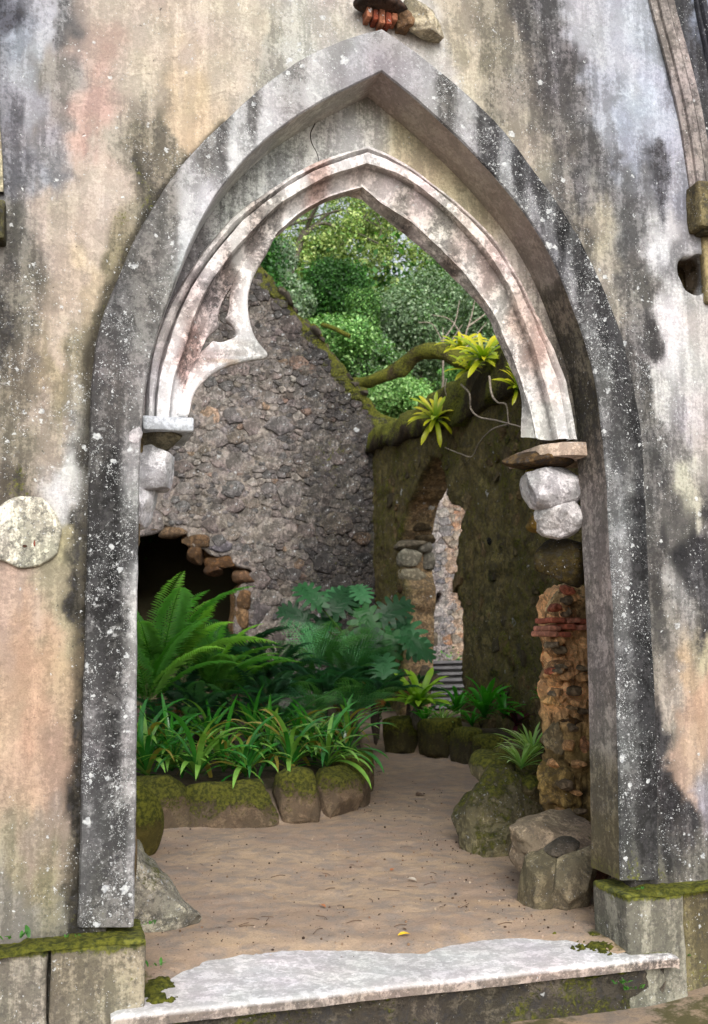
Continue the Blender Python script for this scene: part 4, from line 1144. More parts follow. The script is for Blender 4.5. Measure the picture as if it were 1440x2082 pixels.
# mossy coping
cy = np.linspace(2.5, yb + .2, 130); na = 14; V = []
ctop = np.array([rp(*p) for p in [(757,858),(768,868),(800,846),(850,815),(900,775),(940,752),(1000,702),(1040,680),(1090,640)]])[::-1]
for k, yy in enumerate(cy):
    zt_ = np.interp(yy, ctop[:, 0], ctop[:, 1]); zl = np.interp(yy, rtop[:, 0], rtop[:, 1]) - .04
    for a in np.linspace(0, math.pi, na):
        V.append([XR + .25 - (.36*abs(math.cos(a))**.6*math.copysign(1, math.cos(a)))*(1 - .1*math.sin(a)), yy, zl + (zt_ - zl)*math.sin(a)**.75])
V = np.array(V); V[:, 0] += .13*fbm(V, 2.6, 5) + .06*fbm(V, 10, 6); V[:, 2] += .12*fbm(V, 3.3, 7) + .05*fbm(V, 12, 8)
# underside
F = [list(f) for f in grid_faces(len(cy), na)] + [[k*na, (k + 1)*na, (k + 1)*na + na - 1, k*na + na - 1] for k in range(len(cy) - 1)]
n = fbm(V, 2.5, 3); m = np.stack([.6 + 0*n, 0*n, np.clip(.30 + .5*n + .55*sstep(-.05, .6, vnormals(V, np.array(F[:-(len(cy) - 1)]))[:, 2]), 0, 1)], 1); c = lin((58, 48, 30))[None]*(1 + .4*n[:, None])
link('coping', mesh('coping', V - OR, [f[::-1] for f in F], M_ROCK, True, c, m), None, rw)

# --- sunlit wall and timber steps seen through the doorway
yw = YB + 2.2
fw = empty('far_wall', (7.5, yw, 0)); tag(fw, 'pale grey and orange rubble wall seen through the narrow doorway', 'wall'); OF = np.array([7.5, yw, 0])
V, F = sheet(lambda s, z: (z < 4.5 + 0*s) & ~((np.abs(s - 6.98) < .09) & (np.abs(z - 2.16) < .14)), 5.3, 11, -.3, 4.6, .05, lambda s, z, d: np.stack([s, yw + d, z], 1), .5, lambda s, z: mortar_noise(s, z)*1.6, jit=1, seed=19)
hueb = sstep(7.05, 7.45, V[:, 0]); n = fbm(V, 3, 5)
c = (lin((150, 142, 138))[None]*(1 - hueb[:, None]) + lin((166, 138, 116))[None]*hueb[:, None])*(1 + .7*n[:, None]); m = np.stack([.8 + 0*n, .3 + 0*n, 0*n], 1)
link('mortar_core', mesh('mortar_core', V - OF, F, M_RUBBLE, True, c, m), None, fw)
cells = stone_cells(6.2, 8.2, .3, 4.4, lambda s, z: ~((np.abs(s - 6.98) < .15) & (np.abs(z - 2.16) < .2)), [(.11, 40), (.075, 300), (.045, 1500)], 25)
def col_far(s, r):
    k = 0 if s[0] + r.normal(0, .12) < 7.2 else 1
    return lin([[(142,136,134),(126,122,122),(150,144,138),(104,102,106)],[(168,146,128),(170,132,106),(150,138,126),(160,146,132)]][k][r.integers(4)])*r.uniform(.8, 1.15), np.array([.6, .2, 0.])
rubble(fw, OF, cells, lambda s, z, d: np.stack([s, yw + d - .01, z], 1), col_far, M_RUBBLE, 26, None, 280, .005, lambda s, r: s[2]*r.uniform(.05, .3))
st = empty('timber_steps', (6.6, yb - .5, 0)); tag(st, 'grey timber slatted steps beyond the narrow doorway', 'steps')
for k in range(8):
    zz = .30 + .093*k; yy = yb - .9 + .27*k
    V, F = box_mesh(-.9, 1.3, -.11, .13, -.045, .0, .3, .006, .003, k); o = link('tread', mesh('tread', V, F, M_WOOD, False), None, st); o.location = (0, yy - (yb - .5), zz)
    V, F = box_mesh(-.9, 1.3, .0, .02, -.1, -.05, .3, .004, .003, k); o = link('riser', mesh('riser', V, F, M_WOOD, False), None, st); o.location = (0, yy - (yb - .5) + .1, zz)
for sx in (-.93, 1.33):
    V, F = box_mesh(sx - .03, sx + .03, -.6, 1.9, -.3, .0, .4, .006, .003, 3); V[:, 2] += (V[:, 1] + .4)*.345 + .27; link('stringer', mesh('stringer', V, F, M_WOOD, False), None, st)
p_ = 0

# ================================================================== ROCKS AND KERB STONES
def grock(px, py, w, d, h, seed, colr, label, cat='rock', name='rock', rz=0, sink=.12, dist=None, group=None, z0=0.0, **kw):
    """rock whose front foot is seen at (px,py)"""
    p = onZ(px, py, z0); kw.setdefault('grime', .6); dirn = np.array([p[0], p[1] + 4.5, 0]); dirn /= np.linalg.norm(dirn)
    c = p + dirn*d*.5; o = rock(name, (c[0], c[1], z0 + h*(.5 - sink)), (w, d, h*(1 + sink)), seed, colr, rz=rz, **kw); tag(o, label, cat, group); return o
KG = 'mossy kerb stones round the planting beds'
def kerb(x, y, w, d, h, rz, seed, label, moss=.75, colr=(140,122,100), **kw):
    o = rock('kerb_stone', (x, y, h/2 - .05), (w, d, h + .1), seed, colr, rz=rz, moss=moss, mosscap=.5, grime=.5, lichen=0, cuts=6, cutd=(.8, .98), boxy=kw.pop('boxy', .8), rough=.055, sub=5, tilt=(random.Random(seed).uniform(-.12, .06), random.Random(seed + 1).uniform(-.07, .07)), **kw); return tag(o, label, 'kerb stone', KG)
kerb(.62, 3.62, .72, .34, .42, -.12, 601, 'mossy kerb stone at the left end of the bed beside the jamb')
kerb(1.24, 3.5, .78, .3, .36, -.10, 602, 'longest mossy kerb stone, low and flat topped, second from the left')
kerb(1.78, 3.55, .38, .34, .44, .0, 603, 'tall round topped mossy kerb stone under the strap leaves', boxy=.35)
kerb(2.14, 3.78, .46, .36, .39, .6, 604, 'dipped kerb stone right of the tall round topped one', moss=.5)
kerb(2.42, 4.22, .6, .34, .42, 1.1, 605, 'curved kerb stone at the bend where the path narrows', moss=.6)
kerb(2.68, 4.85, .6, .28, .40, 1.3, 606, 'shaded kerb stone behind the bend under drooping strap leaves', moss=.6)
kerb(4.02, 7.55, .46, .4, .46, .5, 607, 'mossy kerb stone under the bright rosette beside the path', moss=.95, colr=(90, 84, 50))
kerb(4.25, 6.95, .62, .36, .50, 1.9, 608, 'bright moss covered kerb stone at the corner of the far bed', moss=1.0, colr=(90, 84, 50))
kerb(4.42, 6.35, .5, .34, .42, 1.7, 609, 'dark kerb stone of the far bed below the green rosettes', moss=.8, colr=(84, 78, 54))
kerb(4.42, 5.85, .44, .34, .38, 1.4, 610, 'small mossy kerb stone of the far bed behind the big rock', moss=.8, colr=(84, 78, 54))
def prock(px, py, Y, wpx, hpx, d, seed, colr, label, **kw):
    a, b, t, f, c = onY(px - wpx/2, py, Y), onY(px + wpx/2, py, Y), onY(px, py - hpx/2, Y), onY(px, py + hpx/2, Y), onY(px, py, Y)
    kw.setdefault('grime', .6); o = rock('rock', c, (b[0] - a[0], d, t[2] - f[2]), seed, colr, **kw); return tag(o, label, 'rock')
prock(1020, 1690, 2.25, 190, 290, .8, 711, (150, 142, 108), 'big mossy angular rock on the right of the sandy path', moss=.6, mosscap=.15, cuts=15, cutd=(.66, .86), boxy=.8, rough=.10, sub=6, lichen=.3, rz=.05, mat=M_RUBBLE)
prock(1052, 1572, 2.75, 130, 110, .5, 712, (164, 152, 112), 'mossy rock wedged between the big rock and the pier', moss=.75, cuts=10, boxy=.5, sub=5, rz=.2)
prock(1122, 1712, 1.0, 160, 118, .5, 720, (178, 160, 136), 'flat topped tan rock like a step between the big rock and the jamb', rz=.15, tilt=(.22, -.08), moss=.3, cuts=11, cutd=(.72, .95), boxy=.9, rough=.07, sub=6, lichen=.05)
prock(1106, 1798, .72, 84, 160, .28, 714, (140, 130, 104), 'upright grey brown rock left of the leaning pale rock by the jamb', moss=.25, cuts=11, cutd=(.58, .85), boxy=.5, sub=5, tilt=(0, .15))
prock(1166, 1796, .60, 92, 180, .26, 715, (160, 148, 122), 'leaning pale rock nearest the right jamb', moss=.25, cuts=12, cutd=(.55, .8), boxy=.4, sub=5, tilt=(0, .35), rz=.2)
prock(1142, 1722, .72, 74, 30, .2, 716, (104, 96, 84), 'small dark rock lying on top of the two leaning rocks', cuts=9, sub=4, rz=.4, tilt=(0, -.3))
prock(1196, 1750, .95, 70, 150, .3, 717, (168, 124, 98), 'reddish earthy rock behind the leaning rocks', cuts=9, sub=4)
prock(1090, 1560, 3.0, 120, 160, .5, 718, (124, 112, 84), 'mossy back rock holding the striped grass tuft', moss=.7, cuts=10, sub=4, boxy=.4)
prock(1000, 1560, 2.55, 90, 70, .4, 751, (140, 132, 100), 'moss topped lump on the left shoulder of the big rock', moss=.8, mosscap=.4, cuts=9, sub=4, rough=.08, grime=.6)
prock(1085, 1600, 2.15, 70, 60, .3, 752, (130, 120, 84), 'small mossy stone tucked between the big rock and the pier', moss=.9, mosscap=.4, cuts=9, sub=4, rough=.08)
prock(1070, 1740, 1.35, 70, 80, .3, 753, (120, 108, 86), 'dark stone under the left corner of the flat topped rock', moss=.35, cuts=10, sub=4, rough=.08)
prock(1140, 1748, .95, 60, 44, .2, 754, (128, 112, 92), 'small brown stone packed under the flat topped rock', moss=.2, cuts=10, sub=4, rough=.08)
prock(1206, 1700, 1.1, 60, 60, .25, 755, (150, 124, 98), 'small tan stone between the flat topped rock and the jamb', moss=.2, cuts=9, sub=4, rough=.08)
prock(1060, 1842, .86, 26, 16, .12, 756, (130, 116, 96), 'pebble sized stone at the foot of the upright rock', cuts=6, sub=3)
o = rock('rock', (.46, 2.75, .2), (.42, .4, .62), 731, (96, 88, 40), moss=1.0, mosscap=.6, grime=.4, lichen=0, cuts=4, rough=.03, sub=5); tag(o, 'round moss covered rock half hidden by the left jamb', 'rock')
# triangular rock: wedge cut
V, F = rock_data((.86, .6, .90), 741, sub=5, cuts=8, rough=.05, cutd=(.6, .9), boxy=.6)
nn_ = np.array([.74, 0, .67]); s_ = V @ nn_ - .10; V = V - np.where(s_ > 0, s_, 0)[:, None]*nn_; nn_ = np.array([.2, -.9, .35]); nn_ /= np.linalg.norm(nn_); s_ = V @ nn_ - .17; V = V - np.where(s_ > 0, s_*.9, 0)[:, None]*nn_
V += .03*np.stack([fbm(V, 6, k, 5) for k in (1, 2, 3)], 1)*2
n = fbm(V, 4, 8); N = vnormals(V, F); m = np.stack([.75 + 0*n, .6 + 0*n, np.clip(.25 + .4*n + .25*N[:, 2], 0, 1)], 1)
o = link('rock', mesh('rock', V, F, M_ROCK, True, lin((200, 194, 176))[None]*(1 + .5*n[:, None])*ALB, m)); o.location = (.36, 1.0, .24); tag(o, 'triangular lichened grey rock leaning against the left jamb', 'rock')
for k, (px, py, s, lb) in enumerate([(140, 0, 0, '')][:0]): pass

# ================================================================== PLANTS
def ribbon(L, W, segs, rise, bend, fold=.25, tip=.75, twist=0, base=.35):
    """leaf blade arching from the origin towards +Y"""
    t = np.linspace(0, 1, segs + 1); ang = rise - bend*t**1.3; dy = np.cos(ang); dz = np.sin(ang)
    y = np.concatenate([[0], np.cumsum((dy[:-1] + dy[1:])/2)])*L/segs; z = np.concatenate([[0], np.cumsum((dz[:-1] + dz[1:])/2)])*L/segs
    w = W/2*np.where(t < .3, base + (1 - base)*t/.3, 1)*np.clip((1 - t)/(1 - tip), 0, 1)**.7; w[-1] = 0
    tw = twist*t; V = []
    for k in range(segs + 1):
        nz, ny = math.cos(ang[k]), -math.sin(ang[k]); up_ = np.array([0, ny, nz]); sd = np.array([math.cos(tw[k]), 0, 0]) + up_*math.sin(tw[k])
        c = np.array([0, y[k], z[k]]); V += [c - sd*w[k] + up_*w[k]*fold, c, c + sd*w[k] + up_*w[k]*fold]
    return np.array(V), grid_faces(segs + 1, 3)
def col_along(V, c0, c1, p=1.0):
    t = np.clip(np.linalg.norm(V, axis=1)/np.linalg.norm(V, axis=1).max(), 0, 1)[:, None]**p; return lin(c0)*(1 - t) + lin(c1)*t
def rosette(name, loc, meshes, n, label, cat, group=None, seed=0, tilt=.1, scale=1.0, leafname='leaf', spread=1.0, jitter=.25, lean=0):
    r = random.Random(seed); root = empty(name, loc, r.uniform(0, 6.28) if not lean else r.uniform(-.4, .4)); root.rotation_euler[0] = lean; tag(root, label, cat, group)
    for k in range(n):
        o = bpy.data.objects.new(leafname, r.choice(meshes)); COL.objects.link(o); o.parent = root
        a = k*2.39996 + r.uniform(-jitter, jitter); s = scale*r.uniform(.75, 1.1)
        o.rotation_euler = (r.uniform(-.25, .25)*spread + .5*(1 - k/n)*(-.3) + .35*(k/n)*tilt*3, r.uniform(-.15, .15), a); o.scale = (s, s, s)
        o.location = (0, 0, r.uniform(0, .03))
    return root
# strap leaved clumps
strap = []
for k in range(8):
    r = random.Random(k); V, F = ribbon(.78*r.uniform(.8, 1.1), .05, 11, r.uniform(.75, 1.25), r.uniform(1.1, 2.1), .22, .7, r.uniform(-.5, .5), .7)
    g = r.choice([(50,124,40),(62,140,46),(84,160,60),(44,110,42),(130,180,76)]) if k != 5 else (168,150,70); strap.append(mesh('leaf', V, F, M_LEAF, True, col_along(V, (40,86,34), g, .5)))
SP = [(300,1560,4.0),(350,1530,4.25),(400,1570,3.85),(455,1540,4.1),(500,1578,3.8),(545,1530,4.25),(590,1560,3.95),(640,1520,4.4),(665,1560,4.1),(705,1540,4.5),(600,1480,4.9),(520,1490,4.9),(420,1490,4.8),(330,1480,4.8),(700,1500,5.2),(290,1500,4.4)]
LB = ['at the left edge of the bed','behind the left kerb stones','leaning over the left kerb','in the middle of the front row','over the long flat kerb stone','behind the long kerb stone','behind the tall round kerb stone','right of the middle, in the second row','at the right front corner','spilling over the bend of the kerb','under the right hand fern','in the shade between the two ferns','below the big left fern','beside the left jamb in the second row','farthest right beside the path','half hidden by the left jamb']
for k, (px, py, yy) in enumerate(SP):
    p = onY(px, py, yy); z = .30 + .04*(yy - 3.8)
    rosette('strap_leaf_plant', (p[0], yy, z + .03), strap, 30, 'green strap leaved clump ' + LB[k], 'plant', 'strap leaved clumps behind the kerb stones', 40 + k, .3, random.Random(k).uniform(.72, .92), spread=2.4, jitter=.6)
# ferns
def frond(L, W, pairs, rise, bend, seed, c0, c1, leafw=.16, fine=False):
    r = np.random.default_rng(seed); t = np.linspace(0, 1, pairs + 2); ang = rise - bend*t**1.4
    y = np.concatenate([[0], np.cumsum(np.cos(ang[:-1]))])*L/(pairs + 1); z = np.concatenate([[0], np.cumsum(np.sin(ang[:-1]))])*L/(pairs + 1)
    sway = .06*L*np.sin(t*2.5 + seed)*t
    V, F, K = [], [], []
    def quadstrip(a, b, w, up_):
        n0 = len(V); V.extend([a + up_*.0 , (a*.55 + b*.45) + w, b, (a*.55 + b*.45) - w]); F.append([n0, n0 + 1, n0 + 2, n0 + 3])
    for k in range(len(t) - 1):                                # stalk
        a = np.array([sway[k], y[k], z[k]]); b = np.array([sway[k+1], y[k+1], z[k+1]]); wv = np.array([.0045*(1 - .7*t[k])*L, 0, 0]); n0 = len(V)
        V.extend([a - wv, a + wv, b + wv, b - wv]); F.append([n0, n0+1, n0+2, n0+3]); K += [0]*4
    for k in range(1, len(t) - 1):
        tt_ = t[k]; prof = math.sin(math.pi*min(1, tt_**.8*.93 + .07))**.75 if tt_ > .1 else .3*tt_/.1
        fw_ = np.array([0, math.cos(ang[k]), math.sin(ang[k])]); upv = np.array([0, -math.sin(ang[k]), math.cos(ang[k])])
        for sd in (-1, 1):
            Lp = W*prof*r.uniform(.85, 1.1); a = np.array([sway[k], y[k], z[k]])
            d = np.array([sd, 0, 0])*1.0 + fw_*(.35 + .5*tt_) - upv*(.25 + r.uniform(0, .2)) + upv*.28; d /= np.linalg.norm(d)
            mid_ = a + d*Lp*.55 + upv*.04*Lp; b = a + d*Lp - upv*Lp*.22; wv = fw_*Lp*leafw*.5
            if fine:
                for q in range(5):
                    u = (q + .6)/5.4; c_ = a + (b - a)*u + upv*.05*Lp*math.sin(u*3.1); l2 = Lp*.24*(1 - .7*u)
                    for s2 in (-1, 1):
                        e = c_ + fw_*s2*l2 + d*l2*.5; wv2 = d*l2*.2; n0 = len(V); V.extend([c_, (c_ + e)/2 + wv2, e, (c_ + e)/2 - wv2]); F.append([n0, n0+1, n0+2, n0+3]); K += [tt_]*4
                n0 = len(V); V.extend([a, a + (b - a)*.5 + wv*.2, b, a + (b - a)*.5 - wv*.2]); F.append([n0, n0+1, n0+2, n0+3]); K += [tt_]*4
            else:
                n0 = len(V); V.extend([a - wv*.4, a + wv*.5, mid_ + wv, b, mid_ - wv*.8]); F.append([n0, n0+1, n0+2, n0+3, n0+4]); K += [tt_]*5
    V = np.array(V); K = np.array(K)[:, None]; c = lin(c0)*(1 - K) + lin(c1)*K
    return mesh('frond', V, F, M_FERN, False, c*r.uniform(.8, 1.2))
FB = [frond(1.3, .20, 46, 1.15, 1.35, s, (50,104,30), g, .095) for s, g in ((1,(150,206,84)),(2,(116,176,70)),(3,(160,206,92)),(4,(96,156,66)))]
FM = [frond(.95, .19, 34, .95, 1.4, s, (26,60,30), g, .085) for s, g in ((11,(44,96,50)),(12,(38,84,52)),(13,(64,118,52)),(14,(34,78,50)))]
DEAD = frond(.9, .17, 30, .5, 1.7, 91, (92,62,34), (130,92,50), .07)
FF = [frond(.85, .22, 22, .9, 1.2, s, (50,104,56), g, .2, True) for s, g in ((21,(84,138,92)),(22,(104,156,88)),(23,(66,118,84)))]
def fern(px, py, yy, meshes, n, scale, label, seed, tilt=.1):
    p = onY(px, py, yy); r = random.Random(seed); root = empty('fern', (p[0], yy, p[2]), r.uniform(0, 6)); tag(root, label, 'fern', 'ferns in the planting bed')
    V, F = rock_data((.09, .09, p[2] - .1), seed, sub=3, cuts=3, rough=.12); V[:, 2] -= (p[2] - .1)/2 - .02
    link('stem', mesh('stem', V, F, M_SOIL, True), None, root)
    for k in range(n):
        o = bpy.data.objects.new('frond', DEAD if r.random() < .06 else r.choice(meshes)); COL.objects.link(o); o.parent = root; s = scale*r.uniform(.75, 1.12)
        o.rotation_euler = (r.uniform(-.35, .3) + tilt*(1 - k/n), r.uniform(-.25, .25), k*2.39996 + r.uniform(-.3, .3)); o.scale = (s, s, s)
    return root
fern(325, 1395, 5.6, FB, 16, 1.12, 'tallest bright green fern reaching up in front of the dark opening', 1, .25)
fern(300, 1440, 5.0, FB, 12, .85, 'bright fern beside the left jamb', 2)
fern(430, 1405, 6.2, FB, 14, .75, 'spreading fern in the middle of the bed below the dark opening', 3)
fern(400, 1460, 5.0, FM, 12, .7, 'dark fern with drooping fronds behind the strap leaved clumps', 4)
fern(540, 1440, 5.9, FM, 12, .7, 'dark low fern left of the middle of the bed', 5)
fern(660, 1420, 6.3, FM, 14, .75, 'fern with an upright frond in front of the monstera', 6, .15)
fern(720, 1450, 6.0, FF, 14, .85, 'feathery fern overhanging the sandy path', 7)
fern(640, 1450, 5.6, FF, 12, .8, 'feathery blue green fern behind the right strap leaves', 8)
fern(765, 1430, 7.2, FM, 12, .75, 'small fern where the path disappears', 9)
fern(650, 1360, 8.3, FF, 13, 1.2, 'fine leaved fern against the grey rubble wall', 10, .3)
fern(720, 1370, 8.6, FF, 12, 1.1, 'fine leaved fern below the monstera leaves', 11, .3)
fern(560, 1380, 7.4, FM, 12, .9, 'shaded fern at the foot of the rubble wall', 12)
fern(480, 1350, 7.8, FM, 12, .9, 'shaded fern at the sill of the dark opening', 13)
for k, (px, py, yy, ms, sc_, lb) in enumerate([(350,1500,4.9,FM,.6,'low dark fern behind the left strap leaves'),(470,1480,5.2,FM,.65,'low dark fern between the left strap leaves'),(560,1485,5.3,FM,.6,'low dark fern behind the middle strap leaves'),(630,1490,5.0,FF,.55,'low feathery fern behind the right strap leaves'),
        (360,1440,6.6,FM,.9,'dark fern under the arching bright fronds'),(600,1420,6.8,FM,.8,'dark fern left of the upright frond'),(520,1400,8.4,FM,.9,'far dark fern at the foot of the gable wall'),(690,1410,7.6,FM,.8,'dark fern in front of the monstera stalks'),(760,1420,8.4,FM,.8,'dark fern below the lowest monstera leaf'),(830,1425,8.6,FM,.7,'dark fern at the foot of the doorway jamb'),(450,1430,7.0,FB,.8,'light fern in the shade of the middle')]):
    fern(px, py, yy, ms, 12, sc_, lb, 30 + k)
# monstera
def monstera(L, seed):
    r = np.random.default_rng(seed); V, F = [], []
    n = 7
    def pt(u, v): return np.array([u, v, -.28*L*((u/L)**2*2.6 + (v/L)**2) + .42*abs(u)])
    for sd in (-1, 1):
        for k in range(n):
            t = k/(n - 1); v0 = L*(.02 + .78*t); a = math.radians(155 - 125*t) ; ln = L*(.50 + .16*math.sin(t*3.14) - .22*t)
            w0 = L*.30; w1 = L*.20*(1 - .35*t); d = np.array([math.sin(a)*sd, math.cos(a)]); pr = np.array([-d[1], d[0]]); b = np.array([0, v0])
            prev = None
            for q in range(6):
                u = q/5; w = (w0*(1 - u) + w1*u)*(1 if q < 5 else .6)*.5*(1.12 if u < .35 else .78); c = b + d*ln*u + np.array([0, .12*ln*u*u])
                V.append(pt(*(c - pr*w))); V.append(pt(*(c + pr*w)))
                if q: i = len(V) - 4; F.append([i, i + 1, i + 3, i + 2])
    i = len(V); V += [pt(-.04*L, -.02*L), pt(.04*L, -.02*L), pt(.05*L, .5*L), pt(.02*L, 1.02*L), pt(-.02*L, 1.02*L), pt(-.05*L, .5*L)]; F.append([i, i+1, i+2, i+3, i+4, i+5])
    V = np.array(V); g = lin([(40,92,48),(28,70,36),(66,122,76),(44,100,44)][seed % 4]); return mesh('leaf', V, F, M_MONST, False, np.tile(g, (len(V), 1)))
MM = [monstera(.62, s) for s in range(4)]
mp = onY(765, 1400, 9.4); mroot = empty('monstera', (mp[0], 9.4, .3)); tag(mroot, 'large monstera with split blue green leaves in the corner of the ruin', 'plant')
for k, (px, py, s, rx, ry, rz) in enumerate([(668,1225,.8,-1.0,.4,.6),(705,1240,.9,-.9,.0,-.5),(735,1225,.8,-1.0,.2,.9),(762,1250,1,-.8,.1,3.4),(690,1265,.9,-.7,.2,2.4),(800,1255,.9,-.9,-.2,-1.0),(838,1272,1.05,-1.0,-.2,3.6),(815,1300,.9,-.9,.1,2.8),(850,1300,.8,-1.0,.3,4.0),(770,1300,1.,-.8,.1,2.9),(800,1345,.85,-1.0,.1,3.1),(790,1385,.7,-1.0,0,3.3),(755,1360,.8,-1,.2,2.5),(640,1255,.7,-.9,.2,1.2),(760,1215,.7,-1.,.2,.2),(720,1350,.8,-1.,.2,3.2)]):
    yy = 9.1 + .25*((k*7) % 5)/4 - .5*(py > 1280); p = onY(px - 22, py, yy); s *= .84
    o = bpy.data.objects.new('leaf', MM[k % 4]); COL.objects.link(o); o.parent = mroot; o.location = p - np.array([mp[0], 9.4, .3]); o.scale = (s,)*3
    o.rotation_mode = 'ZYX'; o.rotation_euler = (-rx*-1.0 if False else 0, 0, 0)
    R = Matrix.Rotation(-.25 + .5*ry, 3, 'Z') @ Matrix.Rotation(math.radians(58) + .25*math.sin(k*3), 3, 'X') @ Matrix.Rotation(rz, 3, 'Z'); o.rotation_mode = 'QUATERNION'; o.rotation_quaternion = R.to_quaternion()
def tube(pts, rad, n=6):
    P = np.asarray(pts, float); m_ = len(P); T = np.gradient(P, axis=0); T /= np.maximum(np.linalg.norm(T, axis=1, keepdims=True), 1e-9); rad = np.broadcast_to(rad, m_)
    A = np.cross(T, [0.3, .2, 1.]); A /= np.maximum(np.linalg.norm(A, axis=1, keepdims=True), 1e-9); B = np.cross(T, A); a = np.linspace(0, 2*math.pi, n, endpoint=False)
    V = P[:, None] + rad[:, None, None]*(A[:, None]*np.cos(a)[None, :, None] + B[:, None]*np.sin(a)[None, :, None]); return V.reshape(-1, 3), grid_faces(m_, n, True)
for k in range(9):
    e = mroot.children[k*2].location; V, F = tube(crom([(0, 0, -.1), (e.x*.5 + .05, e.y*.5 - .1, e.z*.6), (e.x, e.y + .03, e.z)], 10), .012, 5)
    link('stalk', mesh('stalk', V, F, M_FERN, True, np.tile(lin((60, 90, 40)), (len(V), 1))), None, mroot)
# bromeliads
def brom_set(L, W, cols_, seed, rise=(.3, 1.3)):
    out = []
    for k in range(5):
        r = random.Random(seed + k); V, F = ribbon(L*r.uniform(.85, 1.1), W, 9, r.uniform(*rise), r.uniform(.5, 1.3), .3, .8, 0, .75); out.append(mesh('leaf', V, F, M_BROM, True, col_along(V, *r.choice(cols_), .8)))
    return out
YB_ = brom_set(.56, .075, [((80,120,20),(190,190,36)),((70,116,24),(160,176,44)),((96,130,24),(206,196,40))], 3, (.05, 1.2))
GB_ = brom_set(.5, .065, [((70,130,24),(150,190,50)),((60,120,24),(130,176,44))], 13)
DG_ = brom_set(.42, .055, [((36,100,26),(70,160,46)),((40,110,28),(100,180,56))], 23)
PU_ = brom_set(.3, .045, [((40,16,24),(80,24,40)),((30,14,20),(60,20,36))], 33)
ST_ = brom_set(.34, .022, [((120,160,90),(190,214,150)),((80,140,60),(160,196,110))], 43, (.5, 1.3))
GR = 'rosette plants growing on the ruin'
for k, (px, py, yy, s, n, lb) in enumerate([(886,855,6.9,.92,22,'yellow green rosette plant lowest on the mossy coping'),(982,735,5.6,.95,24,'largest yellow rosette plant on the coping by the arch'),(935,712,5.9,.75,18,'yellow rosette plant left of the largest on the coping'),(1050,792,5.0,.62,16,'yellow rosette plant half hidden behind the arch moulding'),(950,755,5.7,.6,14,'yellow rosette plant drooping below the pair on the coping')]):
    p = onX(px, py, XR - .22 + .06*(k % 2)); rosette('rosette_plant', p, YB_, n + 6, lb, 'plant', GR, 90 + k, .25, s*.95, lean=.7)
def bed_z(x, y): return .24
p = onY(850, 1440, 7.45); rosette('rosette_plant', (p[0], 7.45, p[2]), GB_, 30, 'bright lime rosette plant on the kerb at the corner of the path', 'plant', GR, 101, .25, 1.15, lean=.4)
V, F = rock_data((.2, .2, .3), 66, sub=3, cuts=3); o = link('root_stump', mesh('root_stump', V, F, M_BARK, True)); o.location = (p[0], 7.45, p[2] - .12); tag(o, 'dark stump under the bright lime rosette plant', 'stump')
for k, (px, py, yy, ms, s, n, lb) in enumerate([(985,1460,6.4,DG_,1.15,22,'dark green rosette plant in the middle of the far bed'),(930,1452,7.2,DG_,1.0,18,'dark green rosette plant beside the timber steps'),(1025,1462,6.2,DG_,.85,16,'dark green rosette plant right of the middle one'),(1050,1478,6.0,PU_,1.0,14,'purple leaved rosette plant in the far bed'),(900,1478,7.0,ST_,1.1,34,'pale fine leaved tuft beside the lime rosette'),(1082,1540,2.3,ST_,.95,40,'striped grass tuft among the right hand rocks'),(1060,1565,2.2,ST_,.8,30,'striped grass tuft on the back of the big rock'),(1110,1430,5.6,DG_,.6,10,'small green rosette plant at the foot of the pier'),(960,1478,6.8,DG_,.7,12,'low dark rosette plant behind the dark kerb stone'),(865,1472,7.1,DG_,.7,12,'low dark rosette plant behind the mossy corner kerb stone')]):
    p = onY(px, py, yy); rosette('rosette_plant', (p[0], yy, p[2]), ms, n, lb, 'plant', None, 120 + k, .25, s)
# yellow leaves by the right stubs
for k, (px, py, dx) in enumerate([(1072, 958, -12), (1096, 1040, 4)]):
    V, F = tube(crom([onY(px + 14, py - 6, .5), onY(px, py, .45), onY(px + dx*.5, py + 18, .45)], 10), np.linspace(.008, .004, 10), 5); o = link('yellow_leaf', mesh('yellow_leaf', V, F, M_BROM, True, np.tile(lin((220, 200, 20)), (len(V), 1)))); tag(o, ['yellow leaf curling beside the upper white broken stone', 'yellow leaf curling beside the lower white broken stone'][k], 'leaf')
# small weeds at the foot of the wall
def weed(px, py, y, n, s, label, seed, z=None):
    p = onY(px, py, y); r = random.Random(seed); root = empty('weed', p if z is None else (p[0], p[1], z)); tag(root, label, 'weed', 'small weeds at the wall foot')
    for k in range(n):
        o = bpy.data.objects.new('leaf', WD[k % 3]); COL.objects.link(o); o.parent = root; ss_ = s*r.uniform(.6, 1.1); o.scale = (ss_,)*3; o.rotation_euler = (r.uniform(-.2, .5), r.uniform(-.2, .2), k*2.4 + r.uniform(-.3, .3)); o.location = (r.uniform(-.01, .01)*s*8, 0, 0)
WD = []
for k in range(3): V, F = ribbon(.06, .022, 5, .8, .9, .2, .5, 0, .4); WD.append(mesh('leaf', V, F, M_FERN, True, np.tile(lin([(58,104,40),(76,124,52),(48,92,36)][k]), (len(V), 1))))
weed(42, 1908, -.14, 9, .9, 'star shaped weed on the moss at the left edge of the plinth', 1)
weed(312, 1965, -.06, 8, .6, 'small weed in the corner between the left plinth and the threshold', 2)
weed(300, 1880, .05, 7, .5, 'small weed beside the foot of the left jamb', 3)
weed(1288, 2012, -.19, 12, .6, 'clover like weed under the right end of the threshold', 4)
weed(1262, 2000, -.19, 9, .5, 'clover like weed left of the one under the threshold end', 5)
weed(1398, 1945, -.12, 6, .4, 'small weed at the foot of the right plinth', 6)
weed(1305, 1808, -.12, 7, .5, 'small weed in the moss on the right plinth', 7)
